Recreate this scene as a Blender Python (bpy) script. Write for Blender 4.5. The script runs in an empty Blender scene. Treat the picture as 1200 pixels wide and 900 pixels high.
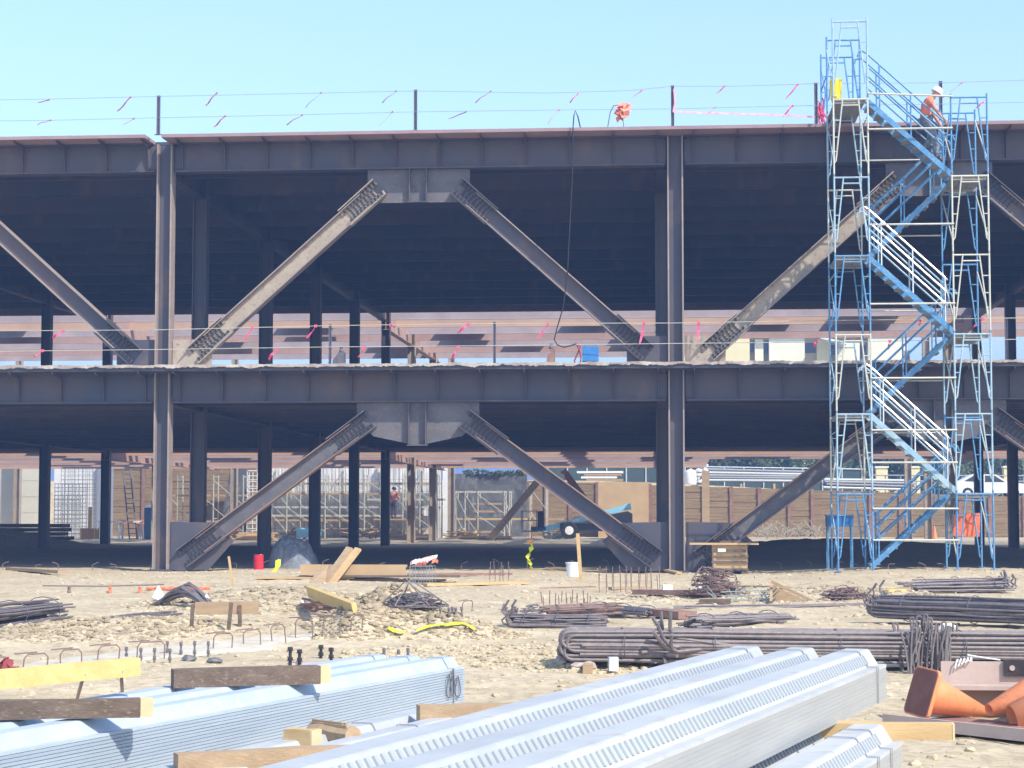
import bpy, bmesh, math, random
from mathutils import Vector, Matrix, noise
R = math.radians
rnd = random.Random(7)
S = bpy.context.scene
COL = S.collection

# ------------------------------------------------------------------ camera
F = 2300.0
YAW = R(4.72)
PIT = math.atan(152 / 2300)
CAM = Vector((0, 0, 1.35))
fw = Vector((-math.sin(YAW) * math.cos(PIT), math.cos(YAW) * math.cos(PIT), math.sin(PIT)))
rt = Vector((math.cos(YAW), math.sin(YAW), 0))
upv = rt.cross(fw)
cd = bpy.data.cameras.new('camera')
cam = bpy.data.objects.new('camera', cd)
COL.objects.link(cam)
cam.matrix_world = Matrix((( rt.x, upv.x, -fw.x, CAM.x), (rt.y, upv.y, -fw.y, CAM.y), (rt.z, upv.z, -fw.z, CAM.z), (0, 0, 0, 1)))
cd.sensor_width = 36
cd.lens = 36 * F / 1200
cd.clip_start = 0.1
cd.clip_end = 6000
S.camera = cam


def ray(px, py):
    return fw + rt * ((px - 600) / F) + upv * ((450 - py) / F)


def at(px, py, Y):
    d = ray(px, py)
    return CAM + d * (Y / d.y)


def onz(px, py, z):
    d = ray(px, py)
    return CAM + d * ((z - CAM.z) / d.z)


def sstep(a, b, t):
    t = max(0.0, min(1.0, (t - a) / (b - a)))
    return t * t * (3 - 2 * t)


MOUNDS = []   # (x, y, rx, ry, h, rough)


def gbase(x, y):
    if y > 114.6:
        return 3.3 - 1.05 * sstep(-8, 20, x) + 0.004 * max(0, y - 130)
    return -0.2 * (1 - sstep(15, 40, y)) + 0.12 * sstep(2, 5, x) * sstep(38, 42, y) * (1 - sstep(45.5, 47.5, y))


def gz(x, y):
    z = gbase(x, y)
    if y < 114.6:
        for (mx, my, rx, ry, h, ro) in MOUNDS:
            q = ((x - mx) / rx) ** 2 + ((y - my) / ry) ** 2
            if q < 6:
                z += h * math.exp(-q)
    return z


def gp(px, py):
    """where the ray through this point first meets the ground"""
    d = ray(px, py)
    t, st = 7.0, .3
    while t < 140:
        p = CAM + d * t
        if p.z <= gz(p.x, p.y):
            break
        t += st
    lo_, hi_ = t - st, t
    for i in range(12):
        m_ = (lo_ + hi_) / 2
        p = CAM + d * m_
        if p.z <= gz(p.x, p.y):
            hi_ = m_
        else:
            lo_ = m_
    p = CAM + d * hi_
    p.z = gz(p.x, p.y)
    return p


# ------------------------------------------------------------------ materials
def mat(name, c1, c2=None, scale=3.0, rough=0.75, metal=0.0, bump=0.0, bscale=None, c3=None, stretch=None, lo=0.35, hi=0.68, spec=0.3):
    m = bpy.data.materials.new(name)
    m.use_nodes = True
    nt = m.node_tree
    b = nt.nodes['Principled BSDF']
    b.inputs['Roughness'].default_value = rough
    b.inputs['Metallic'].default_value = metal
    b.inputs['Specular IOR Level'].default_value = spec
    b.inputs['Base Color'].default_value = (*c1, 1)
    tc = nt.nodes.new('ShaderNodeTexCoord')
    co = tc.outputs['Object']
    if stretch:
        mp = nt.nodes.new('ShaderNodeMapping')
        mp.inputs['Scale'].default_value = stretch
        nt.links.new(co, mp.inputs[0])
        co = mp.outputs[0]
    if c2:
        n = nt.nodes.new('ShaderNodeTexNoise')
        n.inputs['Scale'].default_value = scale
        n.inputs['Detail'].default_value = 6
        n.inputs['Roughness'].default_value = 0.62
        nt.links.new(co, n.inputs['Vector'])
        r = nt.nodes.new('ShaderNodeValToRGB')
        r.color_ramp.elements[0].position = lo
        r.color_ramp.elements[1].position = hi
        r.color_ramp.elements[0].color = (*c1, 1)
        r.color_ramp.elements[1].color = (*c2, 1)
        nt.links.new(n.outputs['Fac'], r.inputs['Fac'])
        out = r.outputs['Color']
        if c3:
            n2 = nt.nodes.new('ShaderNodeTexNoise')
            n2.inputs['Scale'].default_value = scale * 5.3
            n2.inputs['Detail'].default_value = 5
            nt.links.new(co, n2.inputs['Vector'])
            r2 = nt.nodes.new('ShaderNodeValToRGB')
            r2.color_ramp.elements[0].position = 0.56
            r2.color_ramp.elements[1].position = 0.72
            nt.links.new(n2.outputs['Fac'], r2.inputs['Fac'])
            mx = nt.nodes.new('ShaderNodeMix')
            mx.data_type = 'RGBA'
            nt.links.new(r2.outputs['Color'], mx.inputs['Factor'])
            nt.links.new(out, mx.inputs[6])
            mx.inputs[7].default_value = (*c3, 1)
            out = mx.outputs[2]
        nt.links.new(out, b.inputs['Base Color'])
    if bump:
        nb = nt.nodes.new('ShaderNodeTexNoise')
        nb.inputs['Scale'].default_value = bscale or scale * 4
        nb.inputs['Detail'].default_value = 5
        nt.links.new(co, nb.inputs['Vector'])
        bp = nt.nodes.new('ShaderNodeBump')
        bp.inputs['Strength'].default_value = bump
        bp.inputs['Distance'].default_value = 0.02
        nt.links.new(nb.outputs['Fac'], bp.inputs['Height'])
        nt.links.new(bp.outputs[0], b.inputs['Normal'])
    return m


M = {}
M['steel'] = mat('shaded_primed_steel', (.058, .064, .090), (.118, .090, .086), .35, .55, 0, .1, 9, c3=(.145, .105, .09), spec=.4, stretch=(1, 1, .55))  # shade and bluish sky light mixed into the primer colour
M['steel_pale'] = mat('sunlit_mill_steel', (.33, .28, .225), (.44, .37, .29), 2.2, .55, 0, .1, 14, c3=(.23, .15, .11))  # paler copy for sunlit members, sunlight put into the colour
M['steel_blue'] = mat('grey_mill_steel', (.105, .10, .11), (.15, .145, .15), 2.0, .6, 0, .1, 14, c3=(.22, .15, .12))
M['steel_red'] = mat('sunlit_red_oxide_steel', (.40, .27, .23), (.48, .33, .28), 1.1, .75, 0, .05, 8, c3=(.42, .25, .17))  # red primer with the open-bay sunlight put into its colour
M['steel_edge'] = mat('sunlit_flange_steel', (.26, .215, .19), (.34, .28, .24), 2.2, .5, 0, .1, 14, c3=(.30, .19, .15))  # flange edges painted paler so they look sunlit
M['steel_or'] = mat('sunlit_orange_oxide_steel', (.50, .32, .22), (.56, .38, .27), 1.1, .75, 0, .05, 8)  # orange joist tone, brightened in the colour as if sunlit
M['steel_mauve'] = mat('sunlit_mauve_primed_steel', (.38, .31, .31), (.46, .38, .37), 1.1, .75, 0, .05, 8)  # mauve joist tone, also lightened to look sunlit
M['stiff'] = mat('stiffener_steel', (.085, .070, .075), (.135, .10, .092), 1.1, .6)
M['edge_mauve'] = mat('dusty_mauve_steel', (.27, .19, .20), (.33, .24, .24), 1.1, .75, c3=(.36, .22, .20))
M['soil_clod'] = mat('damp_soil_clods', (.27, .215, .14), (.40, .325, .22), 3, .95, 0, .3, 20, spec=.1)
M['rust_lit_edge'] = mat('sunlit_rusty_flange_steel', (.24, .15, .115), (.31, .21, .165), 2.2, .6, 0, .1, 14)  # rust tone plus painted-in sunlit brightness for lower brace flanges
M['bolt'] = mat('dark_bolt_steel', (.03, .028, .03), (.06, .05, .05), 20, .5)
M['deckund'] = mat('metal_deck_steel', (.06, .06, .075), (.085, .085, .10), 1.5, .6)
M['concrete'] = mat('pale_concrete', (.34, .27, .245), (.60, .55, .47), 2.2, .9, 0, .5, 24, c3=(.34, .24, .22))
M['conc_wall'] = mat('cast_concrete', (.60, .59, .50), (.68, .66, .57), .7, .9, 0, .1, 6)
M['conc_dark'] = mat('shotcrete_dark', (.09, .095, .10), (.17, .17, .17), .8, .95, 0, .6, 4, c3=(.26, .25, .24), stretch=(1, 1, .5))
M['galv'] = mat('galvanised_steel', (.60, .66, .70), (.72, .77, .79), 6, .42, .35, .03, 40, spec=.5)
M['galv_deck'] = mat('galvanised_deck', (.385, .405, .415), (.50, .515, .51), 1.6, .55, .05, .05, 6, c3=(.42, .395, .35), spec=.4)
M['galv_top_blue'] = mat('bluish_galvanised_deck', (.37, .45, .53), (.46, .53, .58), 2.2, .55, .05, .05, 6, c3=(.50, .50, .48), spec=.4)
M['galv_blue'] = mat('bluish_galvanised_stack', (.36, .43, .50), (.44, .51, .57), 3, .5, .2, .05, 20, stretch=(1, .2, 4))
M['galv_side'] = mat('galvanised_stack_side', (.37, .38, .375), (.45, .455, .44), 3, .5, .25, .05, 20, stretch=(1, .2, 4))
M['emboss'] = mat('deck_emboss', (.43, .46, .48), None, rough=.4, metal=.2)
M['blue'] = mat('blue_scaffold_paint', (.07, .22, .44), (.12, .31, .52), 5, .45, 0, .05, 30, c3=(.36, .38, .38))
M['blue_pale'] = mat('worn_blue_paint', (.22, .40, .55), (.42, .52, .55), 4, .5, 0, .05, 30, c3=(.55, .56, .50))
M['gal_old'] = mat('weathered_galvanised_tube', (.50, .50, .42), (.62, .61, .52), 5, .45, .3)
M['chrome'] = mat('bright_galvanised_tube', (.74, .76, .80), (.80, .82, .85), 5, .28, .75, spec=.6)
M['tread'] = mat('steel_tread', (.24, .24, .22), (.36, .35, .31), 8, .6, .2)
M['wood'] = mat('fresh_lumber', (.50, .33, .155), (.60, .43, .22), 2, .8, 0, .15, 20, stretch=(1, 6, 6))
M['end_grain'] = mat('sawn_end_grain', (.62, .46, .26), (.70, .54, .32), 6, .85)
M['wood_yel'] = mat('yellow_lumber', (.60, .42, .15), (.70, .52, .22), 2, .75, 0, .15, 20, stretch=(1, 6, 6))
M['wood_old'] = mat('weathered_timber', (.125, .088, .066), (.19, .14, .105), 2.4, .85, 0, .3, 18, c3=(.26, .20, .15), stretch=(1, 6, 6))
M['wood_tan'] = mat('tan_timber', (.36, .25, .15), (.46, .33, .20), 2.4, .85, 0, .25, 18, stretch=(1, 6, 6))
M['ply'] = mat('plywood', (.46, .32, .17), (.55, .39, .22), 1.2, .8, 0, .05, 20)
M['ply_dark'] = mat('form_plywood', (.30, .20, .10), (.36, .25, .135), 1.0, .8)
M['lagging'] = mat('timber_lagging', (.22, .155, .085), (.34, .24, .135), 1.6, .9, 0, .3, 8, c3=(.44, .34, .21), stretch=(.4, .4, 5))
M['rebar'] = mat('rebar_steel', (.17, .155, .16), (.26, .225, .22), 14, .5, .3, .4, 120, c3=(.27, .17, .13))
M['rebar_rust'] = mat('rusty_rebar', (.20, .135, .12), (.28, .195, .17), 14, .7, .2, .4, 120, c3=(.30, .17, .11))
M['rust'] = mat('rusty_plate_steel', (.24, .135, .105), (.33, .20, .16), 3, .7, .1, .15, 18, c3=(.40, .26, .20))
M['rust_pale'] = mat('sunlit_plate_steel', (.46, .36, .31), (.55, .44, .38), 3, .7, .1, .1, 18, c3=(.50, .37, .29))  # pale copy of the rusty plate, sunlight put into the colour
M['orange'] = mat('orange_pvc', (.82, .25, .09), (.86, .34, .16), 5, .5, 0, .05, 12, c3=(.62, .24, .14))
M['pinkflag'] = mat('pink_flagging', (.68, .05, .15), (.80, .14, .25), 8, .5)
M['paletape'] = mat('faded_barrier_tape', (.72, .22, .38), (.84, .50, .60), 9, .6)
M['dullflag'] = mat('backlit_flagging', (.30, .10, .17), (.38, .16, .22), 8, .6)  # duller copy for ribbons backlit by the sky, painted into the colour
M['wire'] = mat('wire_rope', (.30, .31, .33), (.38, .38, .40), 20, .5, .4)
M['post'] = mat('dark_post_steel', (.10, .10, .13), (.15, .14, .16), 8, .6)
M['black'] = mat('black_rubber', (.02, .02, .022), (.03, .03, .032), 8, .6)
M['red'] = mat('red_barrel_paint', (.55, .018, .03), (.62, .03, .05), 6, .4)
M['white'] = mat('white_plastic', (.78, .80, .80), (.84, .85, .84), 4, .6)
M['tarp'] = mat('grey_blue_tarp', (.15, .165, .20), (.24, .26, .30), 4, .6, 0, 1.0, 7)
M['yellow'] = mat('yellow_plastic', (.85, .62, .01), (.90, .70, .03), 6, .4)
M['tape'] = mat('caution_tape', (.62, .72, .03), (.80, .80, .05), 30, .5)
M['orangecloth'] = mat('orange_mesh_cloth', (.82, .16, .07), (.88, .24, .12), 9, .7)
M['sheet_white'] = mat('plastic_sheeting', (.66, .68, .68), (.82, .84, .84), 1.5, .5, 0, .5, 2.5, stretch=(1.5, 1.5, .35))
M['boxblue'] = mat('blue_machine_paint', (.03, .16, .42), (.05, .20, .48), 6, .45)
M['boomblue'] = mat('boom_lift_blue', (.28, .64, .86), (.34, .68, .88), 6, .4)
M['screen'] = mat('green_fence_screen', (.055, .085, .085), (.075, .105, .10), 4, .9)
M['leaf'] = mat('tree_foliage', (.08, .12, .04), (.14, .19, .07), 1.5, .8, c3=(.18, .21, .10))
M['leaf_dark'] = mat('dark_foliage', (.045, .07, .03), (.08, .11, .045), 1.5, .8)
M['bark'] = mat('tree_bark', (.11, .085, .06), (.17, .13, .09), 8, .9)
M['stucco'] = mat('yellow_stucco', (.82, .70, .36), (.86, .76, .44), 1.5, .9)
M['stucco_pale'] = mat('pale_stucco', (.86, .80, .58), (.88, .84, .64), 1.5, .9)
M['darkglass'] = mat('dark_window_glass', (.05, .06, .08), None, rough=.15, spec=.5)
M['roofred'] = mat('flat_roof_felt', (.30, .24, .20), (.36, .29, .24), 2, .9)
M['carwhite'] = mat('white_car_paint', (.82, .83, .84), None, rough=.2, spec=.6)
M['asphalt'] = mat('asphalt', (.05, .05, .052), (.08, .078, .075), 3, .9)
M['skin'] = mat('skin', (.50, .25, .17), (.56, .30, .21), 8, .55)
M['vest'] = mat('orange_work_shirt', (.85, .23, .13), (.9, .30, .18), 6, .8)
M['jeans'] = mat('grey_work_trousers', (.12, .15, .18), (.30, .33, .34), 14, .9)
M['darkcloth'] = mat('dark_work_clothes', (.05, .05, .07), (.09, .08, .10), 6, .9)
M['redcloth'] = mat('dark_red_shirt', (.24, .05, .05), (.3, .07, .07), 6, .9)
M['hat'] = mat('white_hard_hat', (.85, .84, .80), None, rough=.3, spec=.5)
M['boot'] = mat('brown_boots', (.09, .06, .04), (.13, .09, .06), 6, .8)


# ------------------------------------------------------------------ mesh builder
class MB:
    def __init__(s):
        s.v = []
        s.f = []

    def add(s, vs, fs):
        o = len(s.v)
        s.v += [Vector(p) for p in vs]
        s.f += [tuple(i + o for i in f) for f in fs]

    def box(s, c, size, rz=0.0, M3=None):
        hx, hy, hz = size[0] / 2, size[1] / 2, size[2] / 2
        m = M3 if M3 is not None else Matrix.Rotation(rz, 3, 'Z')
        c = Vector(c)
        vs = [c + m @ Vector((x * hx, y * hy, z * hz)) for x in (-1, 1) for y in (-1, 1) for z in (-1, 1)]
        s.add(vs, [(0, 1, 3, 2), (4, 6, 7, 5), (0, 4, 5, 1), (2, 3, 7, 6), (0, 2, 6, 4), (1, 5, 7, 3)])
        return s

    def bx(s, x0, x1, y0, y1, z0, z1):
        return s.box(((x0 + x1) / 2, (y0 + y1) / 2, (z0 + z1) / 2), (abs(x1 - x0), abs(y1 - y0), abs(z1 - z0)))

    def bar(s, p0, p1, w, h, up=(0, 0, 1)):
        p0 = Vector(p0)
        p1 = Vector(p1)
        d = p1 - p0
        L = d.length
        x = d / L
        u = Vector(up)
        if abs(x.dot(u)) > .98:
            u = Vector((0, 1, 0))
        y = u.cross(x).normalized()
        z = x.cross(y)
        m = Matrix((x, y, z)).transposed()
        return s.box((p0 + p1) / 2, (L, w, h), M3=m)

    def extrude(s, prof, p0, p1, up=(0, 0, 1), p_is='yz'):
        """extrude a closed 2d profile (a along side axis, b along up axis) from p0 to p1"""
        p0 = Vector(p0)
        p1 = Vector(p1)
        x = (p1 - p0).normalized()
        u = Vector(up)
        y = u.cross(x).normalized()
        z = x.cross(y)
        n = len(prof)
        vs = [p0 + y * a + z * b for a, b in prof] + [p1 + y * a + z * b for a, b in prof]
        fs = [(i, (i + 1) % n, n + (i + 1) % n, n + i) for i in range(n)]
        fs += [tuple(range(n - 1, -1, -1)), tuple(range(n, 2 * n))]
        s.add(vs, fs)
        return s

    def ibeam(s, p0, p1, d, w, tf=.03, tw=.02, up=(0, 0, 1)):
        a, b = w / 2, d / 2
        t = tw / 2
        prof = [(-a, -b), (a, -b), (a, -b + tf), (t, -b + tf), (t, b - tf), (a, b - tf), (a, b), (-a, b), (-a, b - tf), (-t, b - tf), (-t, -b + tf), (-a, -b + tf)]
        return s.extrude(prof, p0, p1, up)

    def tube(s, pts, r, n=6, cap=True, r2=None):
        pts = [Vector(p) for p in pts]
        k = len(pts)
        ref = None
        rings = []
        for i, p in enumerate(pts):
            t = (pts[min(i + 1, k - 1)] - pts[max(i - 1, 0)]).normalized()
            if ref is None:
                ref = Vector((0, 0, 1)) if abs(t.z) < .9 else Vector((0, 1, 0))
            a = ref.cross(t)
            if a.length < 1e-4:
                a = Vector((1, 0, 0)).cross(t)
            a.normalize()
            b = t.cross(a)
            ref = b
            rr = r if r2 is None else r + (r2 - r) * i / (k - 1)
            rings.append([p + (a * math.cos(2 * math.pi * j / n) + b * math.sin(2 * math.pi * j / n)) * rr for j in range(n)])
        vs = [v for ring in rings for v in ring]
        fs = []
        for i in range(k - 1):
            for j in range(n):
                fs.append((i * n + j, i * n + (j + 1) % n, (i + 1) * n + (j + 1) % n, (i + 1) * n + j))
        if cap:
            fs.append(tuple(range(n - 1, -1, -1)))
            fs.append(tuple(range((k - 1) * n, k * n)))
        s.add(vs, fs)
        return s

    def lathe(s, prof, c=(0, 0, 0), n=16, M3=None):
        c = Vector(c)
        m = M3 if M3 is not None else Matrix.Identity(3)
        vs = []
        for (r, z) in prof:
            for j in range(n):
                a = 2 * math.pi * j / n
                vs.append(c + m @ Vector((r * math.cos(a), r * math.sin(a), z)))
        fs = []
        k = len(prof)
        for i in range(k - 1):
            for j in range(n):
                fs.append((i * n + j, i * n + (j + 1) % n, (i + 1) * n + (j + 1) % n, (i + 1) * n + j))
        fs.append(tuple(range(n - 1, -1, -1)))
        fs.append(tuple(range((k - 1) * n, k * n)))
        s.add(vs, fs)
        return s

    def prism(s, poly, thick, axis):
        """poly: 3d points in a plane; thickness vector axis*thick centred"""
        a = Vector(axis).normalized() * (thick / 2)
        n = len(poly)
        vs = [Vector(p) - a for p in poly] + [Vector(p) + a for p in poly]
        fs = [tuple(range(n)), tuple(range(2 * n - 1, n - 1, -1))]
        fs += [(i, n + i, n + (i + 1) % n, (i + 1) % n) for i in range(n)]
        s.add(vs, fs)
        return s

    def strip(s, pts, side, w, th=.004):
        """thin ribbon with thickness along pts"""
        pts = [Vector(p) for p in pts]
        k = len(pts)
        vs = []
        for i, p in enumerate(pts):
            t = (pts[min(i + 1, k - 1)] - pts[max(i - 1, 0)]).normalized()
            sd = Vector(side(i) if callable(side) else side).normalized() * (w / 2)
            nn = t.cross(sd).normalized() * (th / 2)
            vs += [p - sd - nn, p + sd - nn, p + sd + nn, p - sd + nn]
        fs = [(0, 1, 2, 3), ((k - 1) * 4 + 3, (k - 1) * 4 + 2, (k - 1) * 4 + 1, (k - 1) * 4)]
        for i in range(k - 1):
            for j in range(4):
                fs.append((i * 4 + j, (i + 1) * 4 + j, (i + 1) * 4 + (j + 1) % 4, i * 4 + (j + 1) % 4))
        s.add(vs, fs)
        return s

    def rock(s, c, r, sq=.7):
        t = (1 + 5 ** .5) / 2
        base = [(-1, t, 0), (1, t, 0), (-1, -t, 0), (1, -t, 0), (0, -1, t), (0, 1, t), (0, -1, -t), (0, 1, -t), (t, 0, -1), (t, 0, 1), (-t, 0, -1), (-t, 0, 1)]
        fs = [(0, 11, 5), (0, 5, 1), (0, 1, 7), (0, 7, 10), (0, 10, 11), (1, 5, 9), (5, 11, 4), (11, 10, 2), (10, 7, 6), (7, 1, 8), (3, 9, 4), (3, 4, 2), (3, 2, 6), (3, 6, 8), (3, 8, 9), (4, 9, 5), (2, 4, 11), (6, 2, 10), (8, 6, 7), (9, 8, 1)]
        m = Matrix.Rotation(rnd.uniform(0, 6.28), 3, 'Z') @ Matrix.Rotation(rnd.uniform(0, 6.28), 3, 'X')
        sc = Vector((rnd.uniform(.7, 1.3), rnd.uniform(.7, 1.2), rnd.uniform(.6, 1) * sq))
        vs = []
        for b in base:
            q = m @ (Vector(b) / 1.9) * rnd.uniform(.8, 1.15)
            vs.append(Vector(c) + Vector((q.x * sc.x, q.y * sc.y, q.z * sc.z)) * r)
        s.add(vs, fs)
        return s

    def build(s, name, m, parent=None, loc=None, smooth=False):
        me = bpy.data.meshes.new(name)
        o = bpy.data.objects.new(name, me)
        off = Vector((0, 0, 0))
        if parent is not None:
            off = wloc(parent)
        elif loc is not None:
            off = Vector(loc)
            o.location = off
        me.from_pydata([p - off for p in s.v], [], s.f)
        mm = M[m] if isinstance(m, str) else m
        me.materials.append(mm)
        bm = bmesh.new()
        bm.from_mesh(me)
        bmesh.ops.recalc_face_normals(bm, faces=bm.faces)
        bm.to_mesh(me)
        bm.free()
        if smooth:
            for p in me.polygons:
                p.use_smooth = True
        COL.objects.link(o)
        if parent is not None:
            o.parent = parent
        return o


def wloc(o):
    v = Vector((0, 0, 0))
    while o is not None:
        v = v + o.location
        o = o.parent
    return v


def tag(o, label=None, cat=None, group=None, kind=None):
    if label:
        o['label'] = label
    if cat:
        o['category'] = cat
    if group:
        o['group'] = group
    if kind:
        o['kind'] = kind
    return o


def thing(name, label, cat, loc=(0, 0, 0), group=None):
    o = bpy.data.objects.new(name, None)
    o.empty_display_size = .2
    COL.objects.link(o)
    o.location = loc
    return tag(o, label, cat, group)


def copy_tree(o, parent=None):
    c = o.copy()
    COL.objects.link(c)
    c.parent = parent
    for ch in list(o.children):
        copy_tree(ch, c)
    return c
# ------------------------------------------------------------------ light
w = bpy.data.worlds.new('World')
S.world = w
w.use_nodes = True
nt = w.node_tree
bg = nt.nodes['Background']
sk = nt.nodes.new('ShaderNodeTexSky')
sk.sky_type = 'NISHITA'
sk.sun_disc = False
TOSUN = Vector((.74, -.66, 1.0)).normalized()
sk.sun_elevation = math.asin(TOSUN.z)
sk.sun_rotation = math.atan2(TOSUN.x, TOSUN.y)
sk.air_density = 1.0
sk.dust_density = 0.6
sk.ozone_density = 1.0
nt.links.new(sk.outputs[0], bg.inputs['Color'])
bg.inputs['Strength'].default_value = .15
ld = bpy.data.lights.new('sun', 'SUN')
ld.energy = 3.0
ld.angle = R(.5)
ld.color = (1, .93, .82)
lo = bpy.data.objects.new('sun', ld)
COL.objects.link(lo)
lo.rotation_euler = TOSUN.to_track_quat('Z', 'Y').to_euler()
S.view_settings.view_transform = 'Standard'
S.view_settings.look = 'None'
S.view_settings.gamma = 1
S.view_settings.exposure = 1.14
S.view_settings.use_curve_mapping = False

# ------------------------------------------------------------------ air
hb = MB()
hb.bx(-900, 900, -60, 1600, -25, 60)
hz = hb.build('haze', 'white', loc=(0, 0, 0))
tag(hz, kind='stuff')
hm_ = bpy.data.materials.new('haze')
hm_.use_nodes = True
nt = hm_.node_tree
for n_ in list(nt.nodes):
    if n_.type != 'OUTPUT_MATERIAL':
        nt.nodes.remove(n_)
pv = nt.nodes.new('ShaderNodeVolumePrincipled')
pv.inputs['Color'].default_value = (.30, .50, 1.0, 1)
pv.inputs['Density'].default_value = .0020
nt.links.new(pv.outputs[0], [n_ for n_ in nt.nodes if n_.type == 'OUTPUT_MATERIAL'][0].inputs['Volume'])
hz.data.materials.clear()
hz.data.materials.append(hm_)
# ------------------------------------------------------------------ steel frame building
YF = 45.8
XA, XB, XC, XZ = -12.1, .06, 12.22, -24.26
BAY = XB - XA
ZR1, ZR0 = 10.20, 9.50      # roof girder
ZF1, ZF0 = 4.68, 3.97       # floor girder
SLAB = 4.82
bld = thing('steel_frame_building', 'two storey bare steel frame building under construction with chevron braces', 'building', (0, YF, 0))


def splice_bolts(mb, p, d, n, side, dep, rows, y):
    """rows of bolt heads along direction d"""
    for i in range(n):
        for r_ in rows:
            q = p + d * (i * .105 + .04) + side * r_
            mb.box((q.x, y, q.z), (.05, .035, .05))


# columns: line x, rows y
rows = [49.7 + 8.22 * k for k in range(8)]
for X in (XZ, XA, XB, XC):
    d, b, tf, zt_ = .37, .38, .036, (10.17 if X != XB else 10.19)
    mb = MB()
    mb.bx(X - d / 2 + tf, X + d / 2 - tf, YF - .0125, YF + .0125, -.1, zt_)
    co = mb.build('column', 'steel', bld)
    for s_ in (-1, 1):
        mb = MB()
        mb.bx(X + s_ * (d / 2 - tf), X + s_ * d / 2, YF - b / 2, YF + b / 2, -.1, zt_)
        mb.build('flange', 'steel_edge', co)  # paler than the web, a painted sunlit edge
    mb = MB()
    mb.bx(X - .26, X + .26, YF - .26, YF + .26, -.1, .04)
    mb.build('base_plate', 'steel', co)
for X in (-36.6, -24.3, -12.2, -.27, 12.55):
    for k, y in enumerate(rows):
        if X > 0 and k > 7:
            continue
        if X == -.27 and k > 5:
            continue
        mb = MB()
        mb.ibeam((X, y, -.15), (X, y, 10.16), .36, .34, .03, .02, up=(1, 0, 0))
        mb.build('column', 'steel' if y < 84 else 'steel_pale', bld)  # rear columns beyond the deck get the sunlit copy

# front girders with stiffeners
FRONT = [(XZ - 12.1, XZ), (XZ, XA), (XA, XB), (XB, XC), (XC, XC + 12.1)]
for (x0, x1) in FRONT:
    for (z0, z1, fl) in ((ZR0, ZR1, .36), (ZF0, ZF1, .34)):
        mb = MB()
        cope = .27 if x1 == XA and z1 == ZR1 else 0
        g0, g1 = x0 + .24, x1 - .24
        mb.bx(g0, g1, YF - .012, YF + .012, z0 + .03, z1 - .03)
        mb.bx(g0, g1, YF - fl / 2, YF + fl / 2, z0, z0 + .03)
        mb.bx(g0 + (.05 if x0 == XA else 0), g1 - cope, YF - fl / 2, YF + fl / 2, z1 - .03, z1)
        g = mb.build('front_girder', 'steel', bld)
        n = 12
        for i in range(n):
            xs = x0 + .42 + 1.03 * i
            st = MB()
            st.prism([(xs, YF - .014, z0 + .032), (xs, YF - .06, z0 + .032), (xs, YF - fl / 2 + .02, z1 - .25), (xs, YF - fl / 2 + .01, z1 - .032), (xs, YF - .014, z1 - .032)], .016, (1, 0, 0))
            st.prism([(xs, YF - fl / 2 - .003, z1 - .12), (xs, YF - .80, z1 - .05), (xs, YF - .80, z1 - .003), (xs, YF - fl / 2 - .003, z1 - .003)], .014, (1, 0, 0))
            st.build('stiffener', 'stiff', g)
    # connection plates
for X in (XA, XB):
    for (z0, z1) in ((ZR0, ZR1), (ZF0, ZF1)):
        for s_ in (-1, 1):
            MB().bx(X + s_ * .215, X + s_ * .42, YF - .035, YF - .015, z0 + .08, z1 - .08).build('shear_plate', 'steel', bld)

# roof edge strip, deck, slabs
for (x0, x1) in ((-45, XA - .30), (XA + .09, XC + 14)):
    mb = MB()
    mb.bx(x0, x1, YF - .85, YF + .10, ZR1 + .003, ZR1 + .08)
    mb.build('roof_edge_angle', 'edge_mauve', bld)
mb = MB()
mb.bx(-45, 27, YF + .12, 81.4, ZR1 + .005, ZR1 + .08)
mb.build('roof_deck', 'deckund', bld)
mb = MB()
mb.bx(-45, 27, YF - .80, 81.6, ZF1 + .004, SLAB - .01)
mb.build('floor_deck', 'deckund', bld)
# ragged pale concrete spill along the slab edge
mb = MB()
nx = 900
x0, x1 = -24, 14.5
vs = []
for i in range(nx + 1):
    x = x0 + (x1 - x0) * i / nx
    a = noise.noise(Vector((x * 1.9, 3, 0))) + .6 * noise.noise(Vector((x * 11.1, 9, 0)))
    b = noise.noise(Vector((x * 2.7, 13, 0))) + .6 * noise.noise(Vector((x * 14.1, 19, 0)))
    top = SLAB + .005 + .03 * a
    bot = SLAB - .06 + .05 * b
    vs += [(x, YF - .845, bot), (x, YF - .85 - .02 * abs(a), top), (x, YF - .65, top + .01), (x, YF + .1, SLAB - .002), (x, YF + .1, SLAB - .05), (x, YF - .803, bot)]
fs = []
for i in range(nx):
    for j in range(6):
        fs.append((i * 6 + j, (i + 1) * 6 + j, (i + 1) * 6 + (j + 1) % 6, i * 6 + (j + 1) % 6))
fs += [tuple(range(6)), tuple(range(nx * 6 + 5, nx * 6 - 1, -1))]
mb.add(vs, fs)
mb.build('concrete_slab_edge', 'concrete', bld)
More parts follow.
